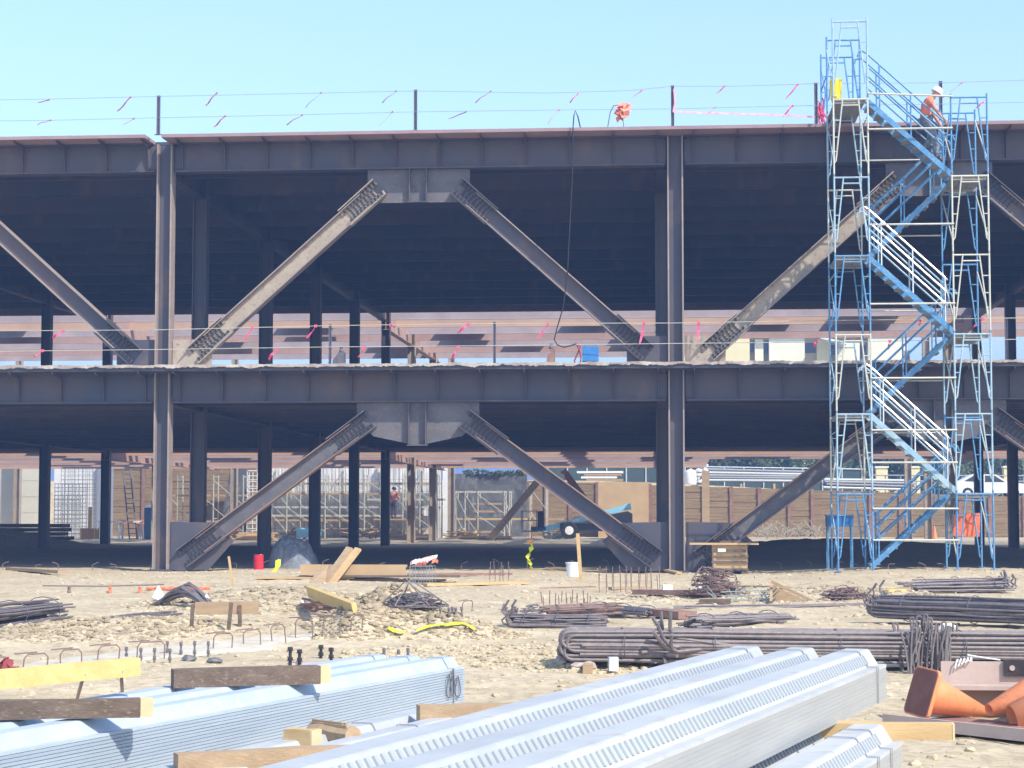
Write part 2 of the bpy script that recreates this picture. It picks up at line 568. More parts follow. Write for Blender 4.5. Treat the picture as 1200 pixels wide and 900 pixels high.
# unseen decking stacks on the open roof framing, added to cast stepped shadows
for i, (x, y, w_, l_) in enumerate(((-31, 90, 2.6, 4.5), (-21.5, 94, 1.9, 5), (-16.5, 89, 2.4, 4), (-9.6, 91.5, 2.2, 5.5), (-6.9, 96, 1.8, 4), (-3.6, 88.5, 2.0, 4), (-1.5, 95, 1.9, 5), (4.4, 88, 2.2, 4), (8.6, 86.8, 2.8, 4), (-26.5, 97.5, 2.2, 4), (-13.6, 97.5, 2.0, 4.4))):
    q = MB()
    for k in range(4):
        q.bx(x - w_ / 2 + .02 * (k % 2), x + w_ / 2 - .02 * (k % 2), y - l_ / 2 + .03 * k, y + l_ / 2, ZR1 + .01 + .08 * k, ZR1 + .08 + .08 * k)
    tag(q.build('metal_deck_bundle', 'deckund', loc=(x, y, ZR1)), 'stack of metal decking on the open roof framing, unseen, added to cast shadows', 'metal decking', 'decking stacks on the open roof framing')

# joists along x, cross girders along y
jy = []
y = YF + 1.9
while y < 108.5:
    jy.append(y)
    y += 2.74
for (z1, dep, ylast) in ((ZR1 - .006, .50, 101.2), (ZF1 - .006, .68, 103.8)):
    for k, y in enumerate(jy):
        if y > ylast:
            continue
        dp = dep if y < 81.5 else dep + (.92 - dep) * (y - 81.5) / 20
        xr = 24.6 if y < 92 else (XB + 1.6)
        mb = MB()
        mb.ibeam((-44.8, y, z1 - dp / 2), (xr, y, z1 - dp / 2), dp, .11, .02, .014)
        mb.build('joist', 'steel' if y < 80 else ('steel_red', 'steel_mauve', 'steel_or', 'steel_mauve', 'steel_red', 'steel_mauve')[k % 6], bld)  # shaded steel under the deck, painted sunlit tones in the open bays
    for X in (-36.6, -24.3, -12.2, -.27, 12.55):
        ye = ylast if X < 1 else 91.5
        mb = MB()
        mb.ibeam((X, YF + .5, z1 - .36), (X, 82.3, z1 - .36), .70, .26, .025, .016)
        mb.build('cross_girder', 'steel', bld)
        mb = MB()
        mb.ibeam((X, 82.4, z1 - .52), (X, ye, z1 - .52), 1.03, .26, .025, .016)
        mb.build('cross_girder', 'steel_red', bld)  # open-bay part in the painted sunlit red

# chevron braces
AP = (XA + XB) / 2 + .02


def brace(xo, sgn, pts, zs, m, gus):
    """pts given in the bay A-B for the left (rising) brace, mirrored about AP for the right one"""
    P0, P1 = pts
    X0 = AP + sgn * (P0[0] - AP) + xo
    X1 = AP + sgn * (P1[0] - AP) + xo
    a = Vector((X0, YF, P0[1]))
    b = Vector((X1, YF, P1[1]))
    d = (b - a).normalized()
    upn = Vector((-d.z, 0, d.x))
    if upn.z < 0:
        upn = -upn
    q0, q1 = a + d * .55, b - d * .5
    mb = MB()
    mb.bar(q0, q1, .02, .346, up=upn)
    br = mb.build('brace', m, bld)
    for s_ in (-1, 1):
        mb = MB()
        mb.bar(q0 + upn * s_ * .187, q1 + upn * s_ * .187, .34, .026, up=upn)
        mb.build('flange', 'steel_edge' if P0[1] > 3 else 'rust_lit_edge', br)
    for (e, dd) in ((a, d), (b, -d)):
        pl = MB()
        for s_ in (-1, 1):
            q0 = e + dd * .02 + upn * (s_ * .155)
            q1 = e + dd * 1.15 + upn * (s_ * .155)
            off = Vector((0, -.10, 0))
            pl.bar(q0 + upn * s_ * .075 + off, q1 + upn * s_ * .075 + off, .26, .022, up=upn)
            pl.bar(q0 + Vector((0, -.055, 0)), q1 + Vector((0, -.055, 0)), .02, .11, up=upn)
        pl.bar(e + dd * .2 + Vector((0, -.025, 0)), e + dd * 1.0 + Vector((0, -.03, 0)), .02, .20, up=upn)
        p = pl.build('splice_plate', m, br)
        bo = MB()
        for s_ in (-1, 1):
            for i in range(10):
                q = e + dd * (.1 + i * .105) + upn * (s_ * .155)
                for o2 in (-.03, .03):
                    qq = q + upn * o2
                    bo.box((qq.x, YF - .075, qq.z), (.055, .035, .055))
        for i in range(7):
            q = e + dd * (.26 + i * .11)
            for o2 in (-.06, 0, .06):
                qq = q + upn * o2
                bo.box((qq.x, YF - .05, qq.z), (.05, .035, .05))
        bo.build('bolts', 'bolt', br)


def wz(px, py):
    p = at(px, py, YF)
    return (p.x, p.z)


UP = (wz(226, 419), wz(447, 219))
LOW = (wz(214, 655), wz(436, 490))
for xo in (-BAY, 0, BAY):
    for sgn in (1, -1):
        brace(xo, sgn, UP, None, 'steel_pale' if sgn == 1 else 'steel', None)  # rising brace in the sunlit copy, falling one in the shaded
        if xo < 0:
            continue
        brace(xo, sgn, LOW, None, 'steel_blue' if sgn == 1 else 'steel', None)  # lower rising web also painted lighter, as sunlit
    # top gussets under the girders
    for (zt, poly, zc) in ((ZR0, [(-1.22, 0), (-1.22, -.45), (-.95, -.79), (.95, -.79), (1.22, -.45), (1.22, 0)], .80), (ZF0, [(-1.45, 0), (-1.45, -.42), (-1.05, -.80), (-.1, -1.0), (.1, -1.0), (1.05, -.80), (1.45, -.42), (1.45, 0)], 1.02)):
        mb = MB()
        if xo < 0 and zt < 6:
            continue
        mb.prism([(AP + xo + q[0], YF, zt - .003 + q[1]) for q in poly], .03, (0, 1, 0))
        g = mb.build('gusset_plate', 'steel_blue', bld)
        st = MB()
        for s_ in (-.2, .2):
            st.bx(AP + xo + s_ - .012, AP + xo + s_ + .012, YF - .17, YF - .017, zt - zc + .02, zt - .005)
        st.bx(AP + xo - .24, AP + xo + .24, YF - .19, YF - .017, zt - zc - .01, zt - zc + .018)
        st.build('stiffener', 'steel', g)
    # bottom gussets at the columns
    if xo < 0:
        pass
    for Xc, sg in ((XA + xo, 1), (XB + xo, -1)):
        for (z0, wd, hh, m) in ((SLAB + .01, 1.15, .66, 'steel_pale'), (.02, 1.55, 1.12, 'steel')):
            if xo < 0 and z0 < 1:
                continue
            mb = MB()
            if z0 > 1:
                poly = [(.205, 0), (wd, 0), (wd, hh * .72), (wd * .72, hh), (.205, hh)]
            else:
                poly = [(.205, 0), (wd * .72, 0), (wd * 1.12, hh * .62), (wd * .8, hh), (.205, hh * 1.02)]
            mb.prism([(Xc + sg * q[0], YF, z0 + q[1]) for q in poly], .03, (0, 1, 0))
            mb.build('gusset_plate', m if sg == 1 else 'steel', bld)  # upper gusset by the rising brace takes the sunlit copy
# ------------------------------------------------------------------ ground
def addmound(px, py, rx, ry, h, ro=1.0):
    p = gp(px, py)
    MOUNDS.append((p.x, p.y, rx, ry, h, ro))
    return p


MOUND_SPEC = [(458, 741, .78, .55, .50, 1), (420, 744, .45, .45, .24, 1), (520, 743, .75, .45, .22, 1), (318, 712, 1.5, 2.0, .30, 1), (165, 738, 1.6, 1.0, .12, 1), (95, 740, 1.2, .9, .08, 1),
              (760, 772, .0, 0, 0, 0), (360, 680, 1.6, 1.0, .14, .4), (620, 770, 1.4, .9, .06, 1), (900, 702, 2.2, 1.4, .14, 1), (1010, 702, 1.6, 1.2, .10, 1), (700, 783, .7, .4, .07, 1)]
for (px, py, rx, ry, h, ro) in MOUND_SPEC:
    if h:
        addmound(px, py, rx, ry, h, ro)
# dark spoil heaps in the shade of the building
for (px, py, Y, rx, ry, h) in ((-30, 640, 78, 2.6, 2.5, .4), (14, 640, 78, 1.6, 2.5, .32), (48, 640, 78, 1.3, 2.2, .32), (70, 640, 78, .7, 2, .25), (930, 640, 66, 4, 4, .42), (1080, 640, 68, 4, 4, .30), (700, 640, 60, 3, 3, .25), (250, 640, 70, 4, 4, .2)):
    p = at(px, py, Y)
    MOUNDS.append((p.x, p.y, rx, ry, h, .7))


def gfull(x, y):
    z = gz(x, y)
    if y < 114.6:
        v = Vector((x, y, 0))
        a = .05 * noise.noise(v * .45) + .018 * noise.noise(v * 1.7)
        if y < 60:
            for k, (y0, sl) in enumerate(((22.5, .05), (24.3, .05), (31.0, -.06), (32.9, -.06), (38.2, .02), (40.2, .02), (17.6, .12))):
                dy = y - y0 - sl * x - .35 * noise.noise(Vector((x * .13, k, 0)))
                if abs(dy) < .6:
                    a += (-.045 * math.exp(-(dy / .17) ** 2) + .03 * math.exp(-((abs(dy) - .3) / .12) ** 2)) * (.6 + .8 * noise.noise(Vector((x * .5, k * 3, 1))))
            a += .02 * noise.noise(v * 4.0) + .01 * noise.noise(v * 9.0)
        ro = 0
        for (mx, my, rx, ry, h, r_) in MOUNDS:
            q = ((x - mx) / rx) ** 2 + ((y - my) / ry) ** 2
            if q < 3:
                ro = max(ro, r_ * math.exp(-q * .7))
        if ro > 0:
            a += ro * (.05 * noise.noise(v * 3.1) + .05 * abs(noise.noise(v * 7.0)))
        z += a
    return z


def axis(segs):
    out = []
    for a, b, st in segs:
        n = max(1, round((b - a) / st))
        out += [a + (b - a) * i / n for i in range(n)]
    out.append(segs[-1][1])
    return out


xs = axis([(-3000, -300, 900), (-300, -60, 40), (-60, -18, 3), (-18, -13, .5), (-13, 9, .11), (9, 20, .8), (20, 60, 4), (60, 300, 40), (300, 3000, 900)])
ys = axis([(-60, 4, 8), (4, 9, .5), (9, 34, .11), (34, 48, .16), (48, 90, .9), (90, 114.4, 2.5), (114.4, 115.0, .3), (115, 180, 8), (180, 600, 60), (600, 4000, 800)])
vs = [(x, y, gfull(x, y)) for y in ys for x in xs]
nx = len(xs)
fs = [(j * nx + i, j * nx + i + 1, (j + 1) * nx + i + 1, (j + 1) * nx + i) for j in range(len(ys) - 1) for i in range(nx - 1)]
gm = mat('sandy_soil', (.455, .375, .245), (.58, .487, .338), .5, .95, 0, .55, 7, c3=(.42, .335, .215), lo=.3, hi=.7, spec=.1)
# extra fine speckle of stones and dirt
nt = gm.node_tree
bsdf = nt.nodes['Principled BSDF']
src = bsdf.inputs['Base Color'].links[0].from_socket
tc = [n for n in nt.nodes if n.type == 'TEX_COORD'][0]
vo = nt.nodes.new('ShaderNodeTexNoise')
vo.inputs['Scale'].default_value = 9
vo.inputs['Detail'].default_value = 8
vo.inputs['Roughness'].default_value = .75
nt.links.new(tc.outputs['Object'], vo.inputs['Vector'])
rp = nt.nodes.new('ShaderNodeValToRGB')
rp.color_ramp.elements[0].position = .30
rp.color_ramp.elements[0].color = (.50, .46, .40, 1)
rp.color_ramp.elements[1].position = .55
rp.color_ramp.elements[1].color = (1.05, 1.05, 1.05, 1)
nt.links.new(vo.outputs['Fac'], rp.inputs['Fac'])
mx = nt.nodes.new('ShaderNodeMix')
mx.data_type = 'RGBA'
mx.blend_type = 'MULTIPLY'
mx.inputs['Factor'].default_value = .8
nt.links.new(src, mx.inputs[6])
nt.links.new(rp.outputs['Color'], mx.inputs[7])
nt.links.new(mx.outputs[2], bsdf.inputs['Base Color'])
me = bpy.data.meshes.new('ground')
me.from_pydata(vs, [], fs)
me.materials.append(gm)
for p in me.polygons:
    p.use_smooth = True
go = bpy.data.objects.new('ground', me)
COL.objects.link(go)
tag(go, kind='structure')

# clods and stones
cl = MB()
mc = MB()


def clods(n, fx, fy, smin, smax):
    for _ in range(n):
        x, y = fx(), fy()
        cl.rock((x, y, gfull(x, y) + smin * .1), rnd.uniform(smin, smax) * rnd.uniform(.5, 1))


for (mx_, my_, rx, ry, h, ro) in MOUNDS:
    if my_ > 50 or ro < .8:
        continue
    n = int((1500 if ry < 1 else 330) * rx * ry * (1 + h * 4))
    for _ in range(n):
        a, q = rnd.uniform(0, 6.283), rnd.random() ** .5 * 1.45
        x, y = mx_ + rx * q * math.cos(a), my_ + ry * q * math.sin(a)
        (mc if h > .07 and rnd.random() > q - .7 else cl).rock((x, y, gfull(x, y)), rnd.choice((.016, .02, .025, .03, .04, .06)) * rnd.uniform(.6, 1.1) * (.8 + h))
for _ in range(4200):
    t = rnd.random()
    y = 11 + 34 * t
    x = rnd.uniform(-.45, .25) * y * .75
    cl.rock((x, y, gfull(x, y)), rnd.choice((.012, .016, .02, .03, .05)) * rnd.uniform(.6, 1.3))
tag(cl.build('dirt_clods', gm), 'loose clods and pebbles scattered over the sandy ground', kind='stuff')

tag(mc.build('soil_clods', 'soil_clod'), 'darker soil clods heaped on the small spoil mounds', kind='stuff')
# ------------------------------------------------------------------ scaffold stair tower
YS0, YS1, YS2 = 42.9, 44.6, 46.3
LEV = [12.15 - 1.725 * k for k in range(8)]
xl0, xl1 = at(979, 350, YS0).x, at(1019.5, 350, YS0).x
xr0, xr1 = at(1117.5, 350, YS0).x, at(1160, 350, YS0).x
sc = thing('scaffold_stair_tower', 'tall blue and galvanised scaffold stair tower standing in front of the steel frame', 'scaffold', (0, YS0, 0))


def frame(x0, x1, y, z0, z1, m, foot=False, r=.0215):
    mb = MB()
    zb = gfull(x0, y) + .02 if foot else z0
    for x in (x0, x1):
        mb.tube([(x, y, zb), (x, y, z1 + .05)], r, 7)
        if foot:
            mb.box((x, y, zb), (.14, .14, .015))
    w_ = x1 - x0
    mb.tube([(x0, y, z1 - .03), (x1, y, z1 - .03)], r * .95, 6)
    mb.tube([(x0 + w_ * .25, y, z1 - .16), (x0 + w_ * .75, y, z1 - .16)], r * .8, 6)
    zk = z0 + .34
    for s_ in (0, 1):
        xa = x0 + w_ * (.27 if s_ == 0 else .73)
        xb = x0 + w_ * (.06 if s_ == 0 else .94)
        mb.tube([(xa, y, z1 - .03), (xb, y, zk)], r * .8, 6)
        mb.tube([(xb, y, zk), (x0 if s_ == 0 else x1, y, zk - .06)], r * .7, 5)
        for q in (.35, .62, .85):
            zz = z1 + (zk - z1) * q
            mb.tube([(x0 if s_ == 0 else x1, y, zz), (xa + (xb - xa) * q, y, zz)], r * .6, 5)
    return mb.build('scaffold_frame', m, sc)


# left tower
mats_l = ['blue_pale', 'gal_old', 'blue_pale', 'blue', 'gal_old', 'blue_pale', 'blue']
for k in range(7):
    frame(xl0, xl1, YS0, LEV[k + 1], LEV[k], mats_l[k], foot=(k == 6))
    frame(xl0, xl1, YS1, LEV[k + 1], LEV[k], ['blue', 'blue_pale', 'gal_old', 'blue', 'blue_pale', 'gal_old', 'blue'][k], foot=(k == 6))
frame(xl0, xl1, YS2, LEV[1], LEV[0], 'blue')
for k in range(6):
    frame(xr0, xr1, YS0, LEV[k + 2], LEV[k + 1], ['blue', 'gal_old', 'gal_old', 'blue_pale', 'blue_pale', 'blue'][k], foot=(k == 5))
    frame(xr0, xr1, YS1, LEV[k + 2], LEV[k + 1], ['blue', 'blue', 'blue', 'blue_pale', 'blue', 'blue'][k], foot=(k == 5))


def rail(p0, p1, m, r=.022):
    b = MB()
    b.tube([p0, p1], r, 6)
    return b.build('rail', m, sc)


def zpy(py, Y=YS0):
    return at(1070, py, Y).z


for py in (109, 151, 263, 356, 443, 504, 542, 596, 633):
    rail((xl1, YS0 - .04, zpy(py)), (xr0 + .03, YS0 - .04, zpy(py + (5 if py == 109 else 0))), 'gal_old')
for py in (187, 276, 364, 446, 507):
    rail((xl1 - .1, YS1 + .04, zpy(py, YS1)), (xr0, YS1 + .04, zpy(py, YS1)), 'gal_old', .018)
for k in range(7):
    for (xa, a, b) in ((xl0, YS0, YS1), (xl1, YS0, YS1)):
        rail((xa, a, LEV[k + 1] + .35), (xa, b, LEV[k] - .25), 'blue_pale', .013)
        if k % 2:
            rail((xa, a, LEV[k] - .4), (xa, b, LEV[k] - .4), 'blue_pale', .016)
for k in range(6):
    for xa in (xr0, xr1):
        rail((xa, YS0, LEV[k + 2] + .3), (xa, YS1, LEV[k + 1] - .2), 'gal_old', .018)
rail((xl0, YS1, LEV[1] + .3), (xl0, YS2, LEV[0] - .3), 'blue', .014)
rail((xl1, YS1, LEV[1] + .3), (xl1, YS2, LEV[0] - .3), 'blue', .014)
rail((xl0, YS1, LEV[1] + .9), (xl0, YS2, LEV[1] + .9), 'blue', .016)


def deckp(x0, x1, y0, y1, z, m):
    b = MB()
    n = 3
    for i in range(n):
        a = x0 + (x1 - x0) * (i + .04) / n
        c = x0 + (x1 - x0) * (i + .96) / n
        b.bx(a, c, y0, y1, z - .05, z)
    b.bx(x0, x1, y0 + .02, y0 + .06, z - .11, z - .053)
    b.bx(x0, x1, y1 - .06, y1 - .02, z - .11, z - .053)
    return b.build('platform', m, sc)


deckp(xl0 + .03, xl1 - .03, YS0 + .05, YS2 + .3, LEV[1], 'tread')
for k in (3, 5):
    deckp(xl0 + .03, xl1 - .03, YS0 + .05, YS1 - .05, LEV[k], 'tread')
for k in (2, 4, 6):
    deckp(xr0 + .03, xr1 - .03, YS0 + .05, YS1 - .05, LEV[k], 'tread')


def flight(xa, za, xb, zb, y0, y1, m, mr):
    """stairs from the upper end (xa, za) to the lower end (xb, zb)"""
    s_ = MB()
    a, b = Vector((xa, 0, za - .05)), Vector((xb, 0, zb + .02))
    for y in (y0, y1):
        s_.bar(a + Vector((0, y, 0)), b + Vector((0, y, 0)), .04, .115, up=(0, 0, 1))
    st = s_.build('stair_flight', m, sc)
    n = 9
    for i in range(n):
        t = (i + .55) / n
        p = a + (b - a) * t
        q = MB()
        q.bx(p.x - .115, p.x + .115, y0 + .022, y1 - .022, p.z - .035, p.z)
        q.build('tread', 'tread', st)
    d = (b - a).normalized()
    for y in (y0, y1):
        h = MB()
        for hh in (.50, .78, 1.06):
            t0 = .0 if hh > 1 else .03
            h.tube([a + (b - a) * t0 + Vector((0, y, hh)), a + (b - a) * .93 + Vector((0, y, hh - .03))], .021, 6)
        up0 = a + Vector((0, y, 1.06))
        s1 = 1 if xb > xa else -1
        h.tube([up0, up0 + Vector((-.08 * s1, 0, .05)), up0 + Vector((-.17 * s1, 0, .02)), up0 + Vector((-.2 * s1, 0, -.08))], .021, 6)
        for t in (.15, .52, .9):
            p = a + (b - a) * t + Vector((0, y, 0))
            h.tube([p, p + Vector((0, 0, 1.05))], .018, 6)
        h.build('handrail', mr if y == y0 or mr == 'blue' else 'blue_pale', st)


ya, yb, yc, yd = YS0 + .12, YS0 + .78, YS0 + .95, YS1 - .12
flight(xl1, LEV[1], xr0 + .02, LEV[2], ya, yb, 'blue', 'blue')
flight(xr0, LEV[2], xl1 + .02, LEV[3], yc, yd, 'blue', 'blue')
flight(xl1, LEV[3], xr0 + .02, LEV[4], ya, yb, 'blue', 'chrome')
flight(xr0, LEV[4], xl1 + .02, LEV[5], yc, yd, 'blue', 'blue')
flight(xl1, LEV[5], xr0 + .02, LEV[6], ya, yb, 'blue_pale', 'chrome')
flight(xr0, LEV[6], xl1 + .05, .16, yc, yd, 'blue', 'blue')


# ------------------------------------------------------------------ people
def skinbody(name, J, E, m, parent, root, sub=2, loc=None):
    """J: name -> (pos, radius); E: list of name pairs"""
    names = list(J)
    me = bpy.data.meshes.new(name)
    off = wloc(parent) if parent else Vector(loc)
    me.from_pydata([Vector(J[n][0]) - off for n in names], [(names.index(a), names.index(b)) for a, b in E], [])
    me.materials.append(M[m])
    o = bpy.data.objects.new(name, me)
    if parent:
        o.parent = parent
    else:
        o.location = off
    COL.objects.link(o)
    md = o.modifiers.new('skin', 'SKIN')
    md.use_smooth_shade = True
    sl = me.skin_vertices[0].data if me.skin_vertices else None
    if sl is None:
        me.attributes.new('skin', 'FLOAT', 'POINT')
    for i, n in enumerate(names):
        r_ = J[n][1]
        sl[i].radius = (r_, r_) if not isinstance(r_, tuple) else r_
        sl[i].use_root = (n == root)
    ss = o.modifiers.new('sub', 'SUBSURF')
    ss.levels = sub
    ss.render_levels = sub
    return o


def person(label, origin, ang, P, shirt, trousers, hat, group=None, simple=False):
    """P: joint offsets (forward, left, up) for one facing; ang turns forward about z"""
    o = Vector(origin)
    t = thing('person', label, 'person', origin, group)
    rot = Matrix.Rotation(ang, 3, 'Z')

    def w_(p):
        return o + rot @ Vector(p)
    J = {}

    def j(n, r_, p=None):
        J[n] = (w_(p if p is not None else P[n]), r_)
    j('pelvis', .10); j('spine', .105); j('chest', .12); j('neck', .05)
    hb, ht = Vector(P['head0']), Vector(P['head1'])
    j('head0', .068); j('head1', .085)
    j('crown', .06, ht + (ht - hb).normalized() * .06)
    E = [('pelvis', 'spine'), ('spine', 'chest'), ('chest', 'neck'), ('neck', 'head0'), ('head0', 'head1'), ('head1', 'crown')]
    f_ = Vector(P['look']).normalized()
    j('nose', .014, hb + (ht - hb) * .55 + f_ * .10)
    J['nose0'] = (w_(hb + (ht - hb) * .6 + f_ * .03), .03)
    E += [('head0', 'nose0'), ('nose0', 'nose')]
    for s_ in ('l', 'r'):
        j('sh' + s_, .062); j('el' + s_, .045); j('wr' + s_, .032)
        j('hip' + s_, .088); j('kn' + s_, .062); j('an' + s_, .045); j('toe' + s_, .04)
        E += [('chest', 'sh' + s_), ('sh' + s_, 'el' + s_), ('el' + s_, 'wr' + s_), ('pelvis', 'hip' + s_), ('hip' + s_, 'kn' + s_), ('kn' + s_, 'an' + s_), ('an' + s_, 'toe' + s_)]
        wr, el = Vector(P['wr' + s_]), Vector(P['el' + s_])
        d = (wr - el).normalized()
        side = Vector((0, 1 if s_ == 'l' else -1, 0))
        palm = wr + d * .07
        j('palm' + s_, .03, palm)
        E += [('wr' + s_, 'palm' + s_)]
        acr = d.cross(side).normalized()
        for i, (a, L) in enumerate(((-.028, .062), (-.01, .075), (.01, .07), (.027, .055))):
            b0 = palm + acr * a * .8 + d * .025
            b1 = palm + acr * a * 1.2 + d * (.025 + L * .6) - side * .012
            b2 = palm + acr * a * 1.2 + d * (.015 + L) - side * .04
            J['f%d0%s' % (i, s_)] = (w_(b0), .012)
            J['f%d1%s' % (i, s_)] = (w_(b1), .009)
            J['f%d2%s' % (i, s_)] = (w_(b2), .008)
            E += [('palm' + s_, 'f%d0%s' % (i, s_)), ('f%d0%s' % (i, s_), 'f%d1%s' % (i, s_)), ('f%d1%s' % (i, s_), 'f%d2%s' % (i, s_))]
        J['t0' + s_] = (w_(palm - acr * .04 - d * .01), .012)
        J['t1' + s_] = (w_(palm - acr * .055 + d * .03 - side * .02), .009)
        E += [('palm' + s_, 't0' + s_), ('t0' + s_, 't1' + s_)]
    skinbody('body', J, E, 'skin', t, 'pelvis', 2)
    # shirt, trousers, boots
    JS = {n: J[n] for n in ('pelvis', 'spine', 'chest', 'shl', 'shr')}
    JS = {'pelvis': (J['pelvis'][0], .125), 'spine': (J['spine'][0], .135), 'chest': (J['chest'][0], .15), 'shl': (J['shl'][0], .085), 'shr': (J['shr'][0], .085)}
    ES = [('pelvis', 'spine'), ('spine', 'chest'), ('chest', 'shl'), ('chest', 'shr')]
    for s_ in ('l', 'r'):
        JS['s2' + s_] = (J['sh' + s_][0].lerp(J['el' + s_][0], .55), .068)
        ES.append(('sh' + s_, 's2' + s_))
    skinbody('shirt', JS, ES, shirt, t, 'spine', 2)
    JT = {'pelvis': (J['pelvis'][0] + Vector((0, 0, .03)), .135)}
    ET = []
    for s_ in ('l', 'r'):
        JT['hip' + s_] = (J['hip' + s_][0], .11)
        JT['kn' + s_] = (J['kn' + s_][0], .085)
        JT['an' + s_] = (J['an' + s_][0] + Vector((0, 0, .03)), .075)
        ET += [('pelvis', 'hip' + s_), ('hip' + s_, 'kn' + s_), ('kn' + s_, 'an' + s_)]
    skinbody('trousers', JT, ET, trousers, t, 'pelvis', 2)
    for s_ in ('l', 'r'):
        JB = {'a': (J['an' + s_][0] + Vector((0, 0, .02)), .062), 'b': (J['an' + s_][0] + Vector((0, 0, -.03)), .06), 'c': (J['toe' + s_][0], .05)}
        skinbody('boot', JB, [('a', 'b'), ('b', 'c')], 'boot', t, 'b', 1)
    # hard hat along the head axis
    ax = (ht - hb).normalized()
    z = (rot @ ax).normalized()
    x = (rot @ f_)
    x = (x - z * x.dot(z)).normalized()
    y = z.cross(x)
    m3 = Matrix((x, y, z)).transposed()
    hm = MB()
    hm.lathe([(.132, -.01), (.138, 0), (.124, .012), (.12, .05), (.098, .098), (.06, .122), (.012, .13)], w_(ht) + z * .005, 16, m3)
    hm.box(w_(ht) + x * .15 + z * .0, (.09, .17, .012), M3=m3)
    hm.build('hard_hat', hat, t, smooth=False)
    return t


base = at(1096, 190, YS0 + .45)
zf = 9.05
WP = dict(pelvis=(-.20, 0, .98), spine=(-.21, 0, 1.14), chest=(-.15, 0, 1.33), neck=(-.05, 0, 1.44), head0=(.0, 0, 1.48), head1=(.05, 0, 1.56), look=(.8, 0, -.6),
          shl=(-.14, .19, 1.38), shr=(-.14, -.19, 1.38), ell=(.0, .26, 1.13), elr=(-.0, -.26, 1.12), wrl=(.14, .31, .93), wrr=(.14, -.31, .91),
          hipl=(-.20, .1, .93), hipr=(-.19, -.1, .93), knl=(-.06, .1, .62), knr=(.0, -.1, .5), anl=(-.2, .1, .3), anr=(.02, -.1, .09), toel=(-.04, .1, .24), toer=(.17, -.1, .04))
person('worker in orange shirt and white hard hat walking down the top scaffold stair', (base.x, YS0 + .45, zf), 0, WP, 'vest', 'jeans', 'hat')

# cooler on the top platform
cx = at(979.5, 100, YS0 + .5).x
t = thing('water_cooler', 'yellow drinks cooler on the top platform of the scaffold tower', 'cooler', (cx, YS0 + .5, LEV[1] + .002))
z0 = LEV[1] + .07
MB().lathe([(.105, z0), (.12, z0 + .02), (.135, z0 + .36), (.135, z0 + .40)], (cx, YS0 + .5, 0), 20).build('tank', 'yellow', t, smooth=False)
MB().lathe([(.14, z0 + .402), (.14, z0 + .435), (.12, z0 + .455), (.04, z0 + .46)], (cx, YS0 + .5, 0), 20).build('lid', 'yellow', t)
MB().lathe([(.09, LEV[1] + .002), (.10, z0 - .002)], (cx, YS0 + .5, 0), 14).build('base', 'black', t)
MB().box((cx, YS0 + .5 - .15, z0 + .06), (.03, .05, .03)).build('tap', 'white', t)
# pink flagging bunched at the tower leg
mb = MB()
for i in range(14):
    p = Vector((xl0 - .03 + rnd.uniform(-.05, .06), YS2 - .05 + rnd.uniform(-.1, .1), LEV[1] + rnd.uniform(.1, .75)))
    pts = [p]
    for k in range(4):
        p = p + Vector((rnd.uniform(-.04, .06), rnd.uniform(-.05, .05), -rnd.uniform(.03, .1)))
        pts.append(p)
    mb.strip(pts, (rnd.uniform(-1, 1), rnd.uniform(-.6, .6), .3), .05)
tag(mb.build('flagging_bunch', 'pinkflag', loc=(xl0, YS2, LEV[1] + .1)), 'bunch of pink flagging tangled on the scaffold tower rear leg beside the cooler', 'ribbon')
# ------------------------------------------------------------------ roof edge posts, cables, ribbons, hose
YE = YF - .78
posts = [(186, 112, 158, 'roof edge post above the left front column, bare steel'), (487, 105, 150, 'roof edge post in the middle of the left bay between pairs of ribbons'),
         (788, 100, 147, 'roof edge post above the middle front column with barrier tape tied on'), (956, 97, 143, 'roof edge post next to the scaffold tower top platform'), (1102, 95, 141, 'roof edge post directly behind the worker in the hard hat')]
for (px, y0, y1, lab) in posts:
    a = at(px, y0, YE)
    mb = MB()
    mb.ibeam((a.x, YE, ZR1 + .08), (a.x, YE, a.z), .075, .065, .012, .01, up=(1, 0, 0))
    mb.bx(a.x - .09, a.x + .09, YE - .03, YE + .05, ZR1 + .078, ZR1 + .09)
    tag(mb.build('edge_post', 'post', loc=(a.x, YE, ZR1 + .08)), lab, 'post', 'steel posts along the roof edge')


def cable(name, pts, r, m, lab, cat):
    mb = MB()
    mb.tube(pts, r, 5)
    return tag(mb.build(name, m, loc=pts[0]), lab, cat)


def curve(pxs, Y):
    return [at(x, y, Y) for x, y in pxs]


cable('safety_cable', curve([(-30, 117.5), (60, 116), (186, 113), (330, 110), (487, 106.5), (640, 109), (740, 106), (788, 101), (860, 101), (956, 98), (1102, 97), (1230, 93)], YE - .03), .006, 'wire', 'upper thin safety cable strung between the roof edge posts', 'cable')
cable('safety_cable', curve([(-30, 142), (60, 141), (186, 138), (330, 135), (487, 131), (640, 129), (788, 127.5), (956, 123.5), (1102, 122), (1230, 119)], YE - .03), .006, 'wire', 'lower thin safety cable strung between the roof edge posts', 'cable')
roof_r = [((57, 117), (45, 121)), ((59, 141), (44, 146)), ((153, 114), (138, 131)), ((157, 139), (145, 147)), ((254, 109), (241, 124)), ((264, 136), (251, 149)), ((376, 109), (358, 126)), ((354, 135), (336, 146)),
          ((464, 107), (448, 120)), ((460, 131), (445, 148)), ((575, 107), (557, 120)), ((546, 131), (526, 140)), ((677, 110), (668, 120)), ((655, 129), (642, 145)), ((752, 106), (742, 114)), ((849, 101), (840, 110)), ((838, 126), (829, 134)),
          ((935, 99), (921, 116)), ((929, 124), (917, 137)), ((1127, 97), (1114, 108)), ((1152, 120), (1143, 127))]
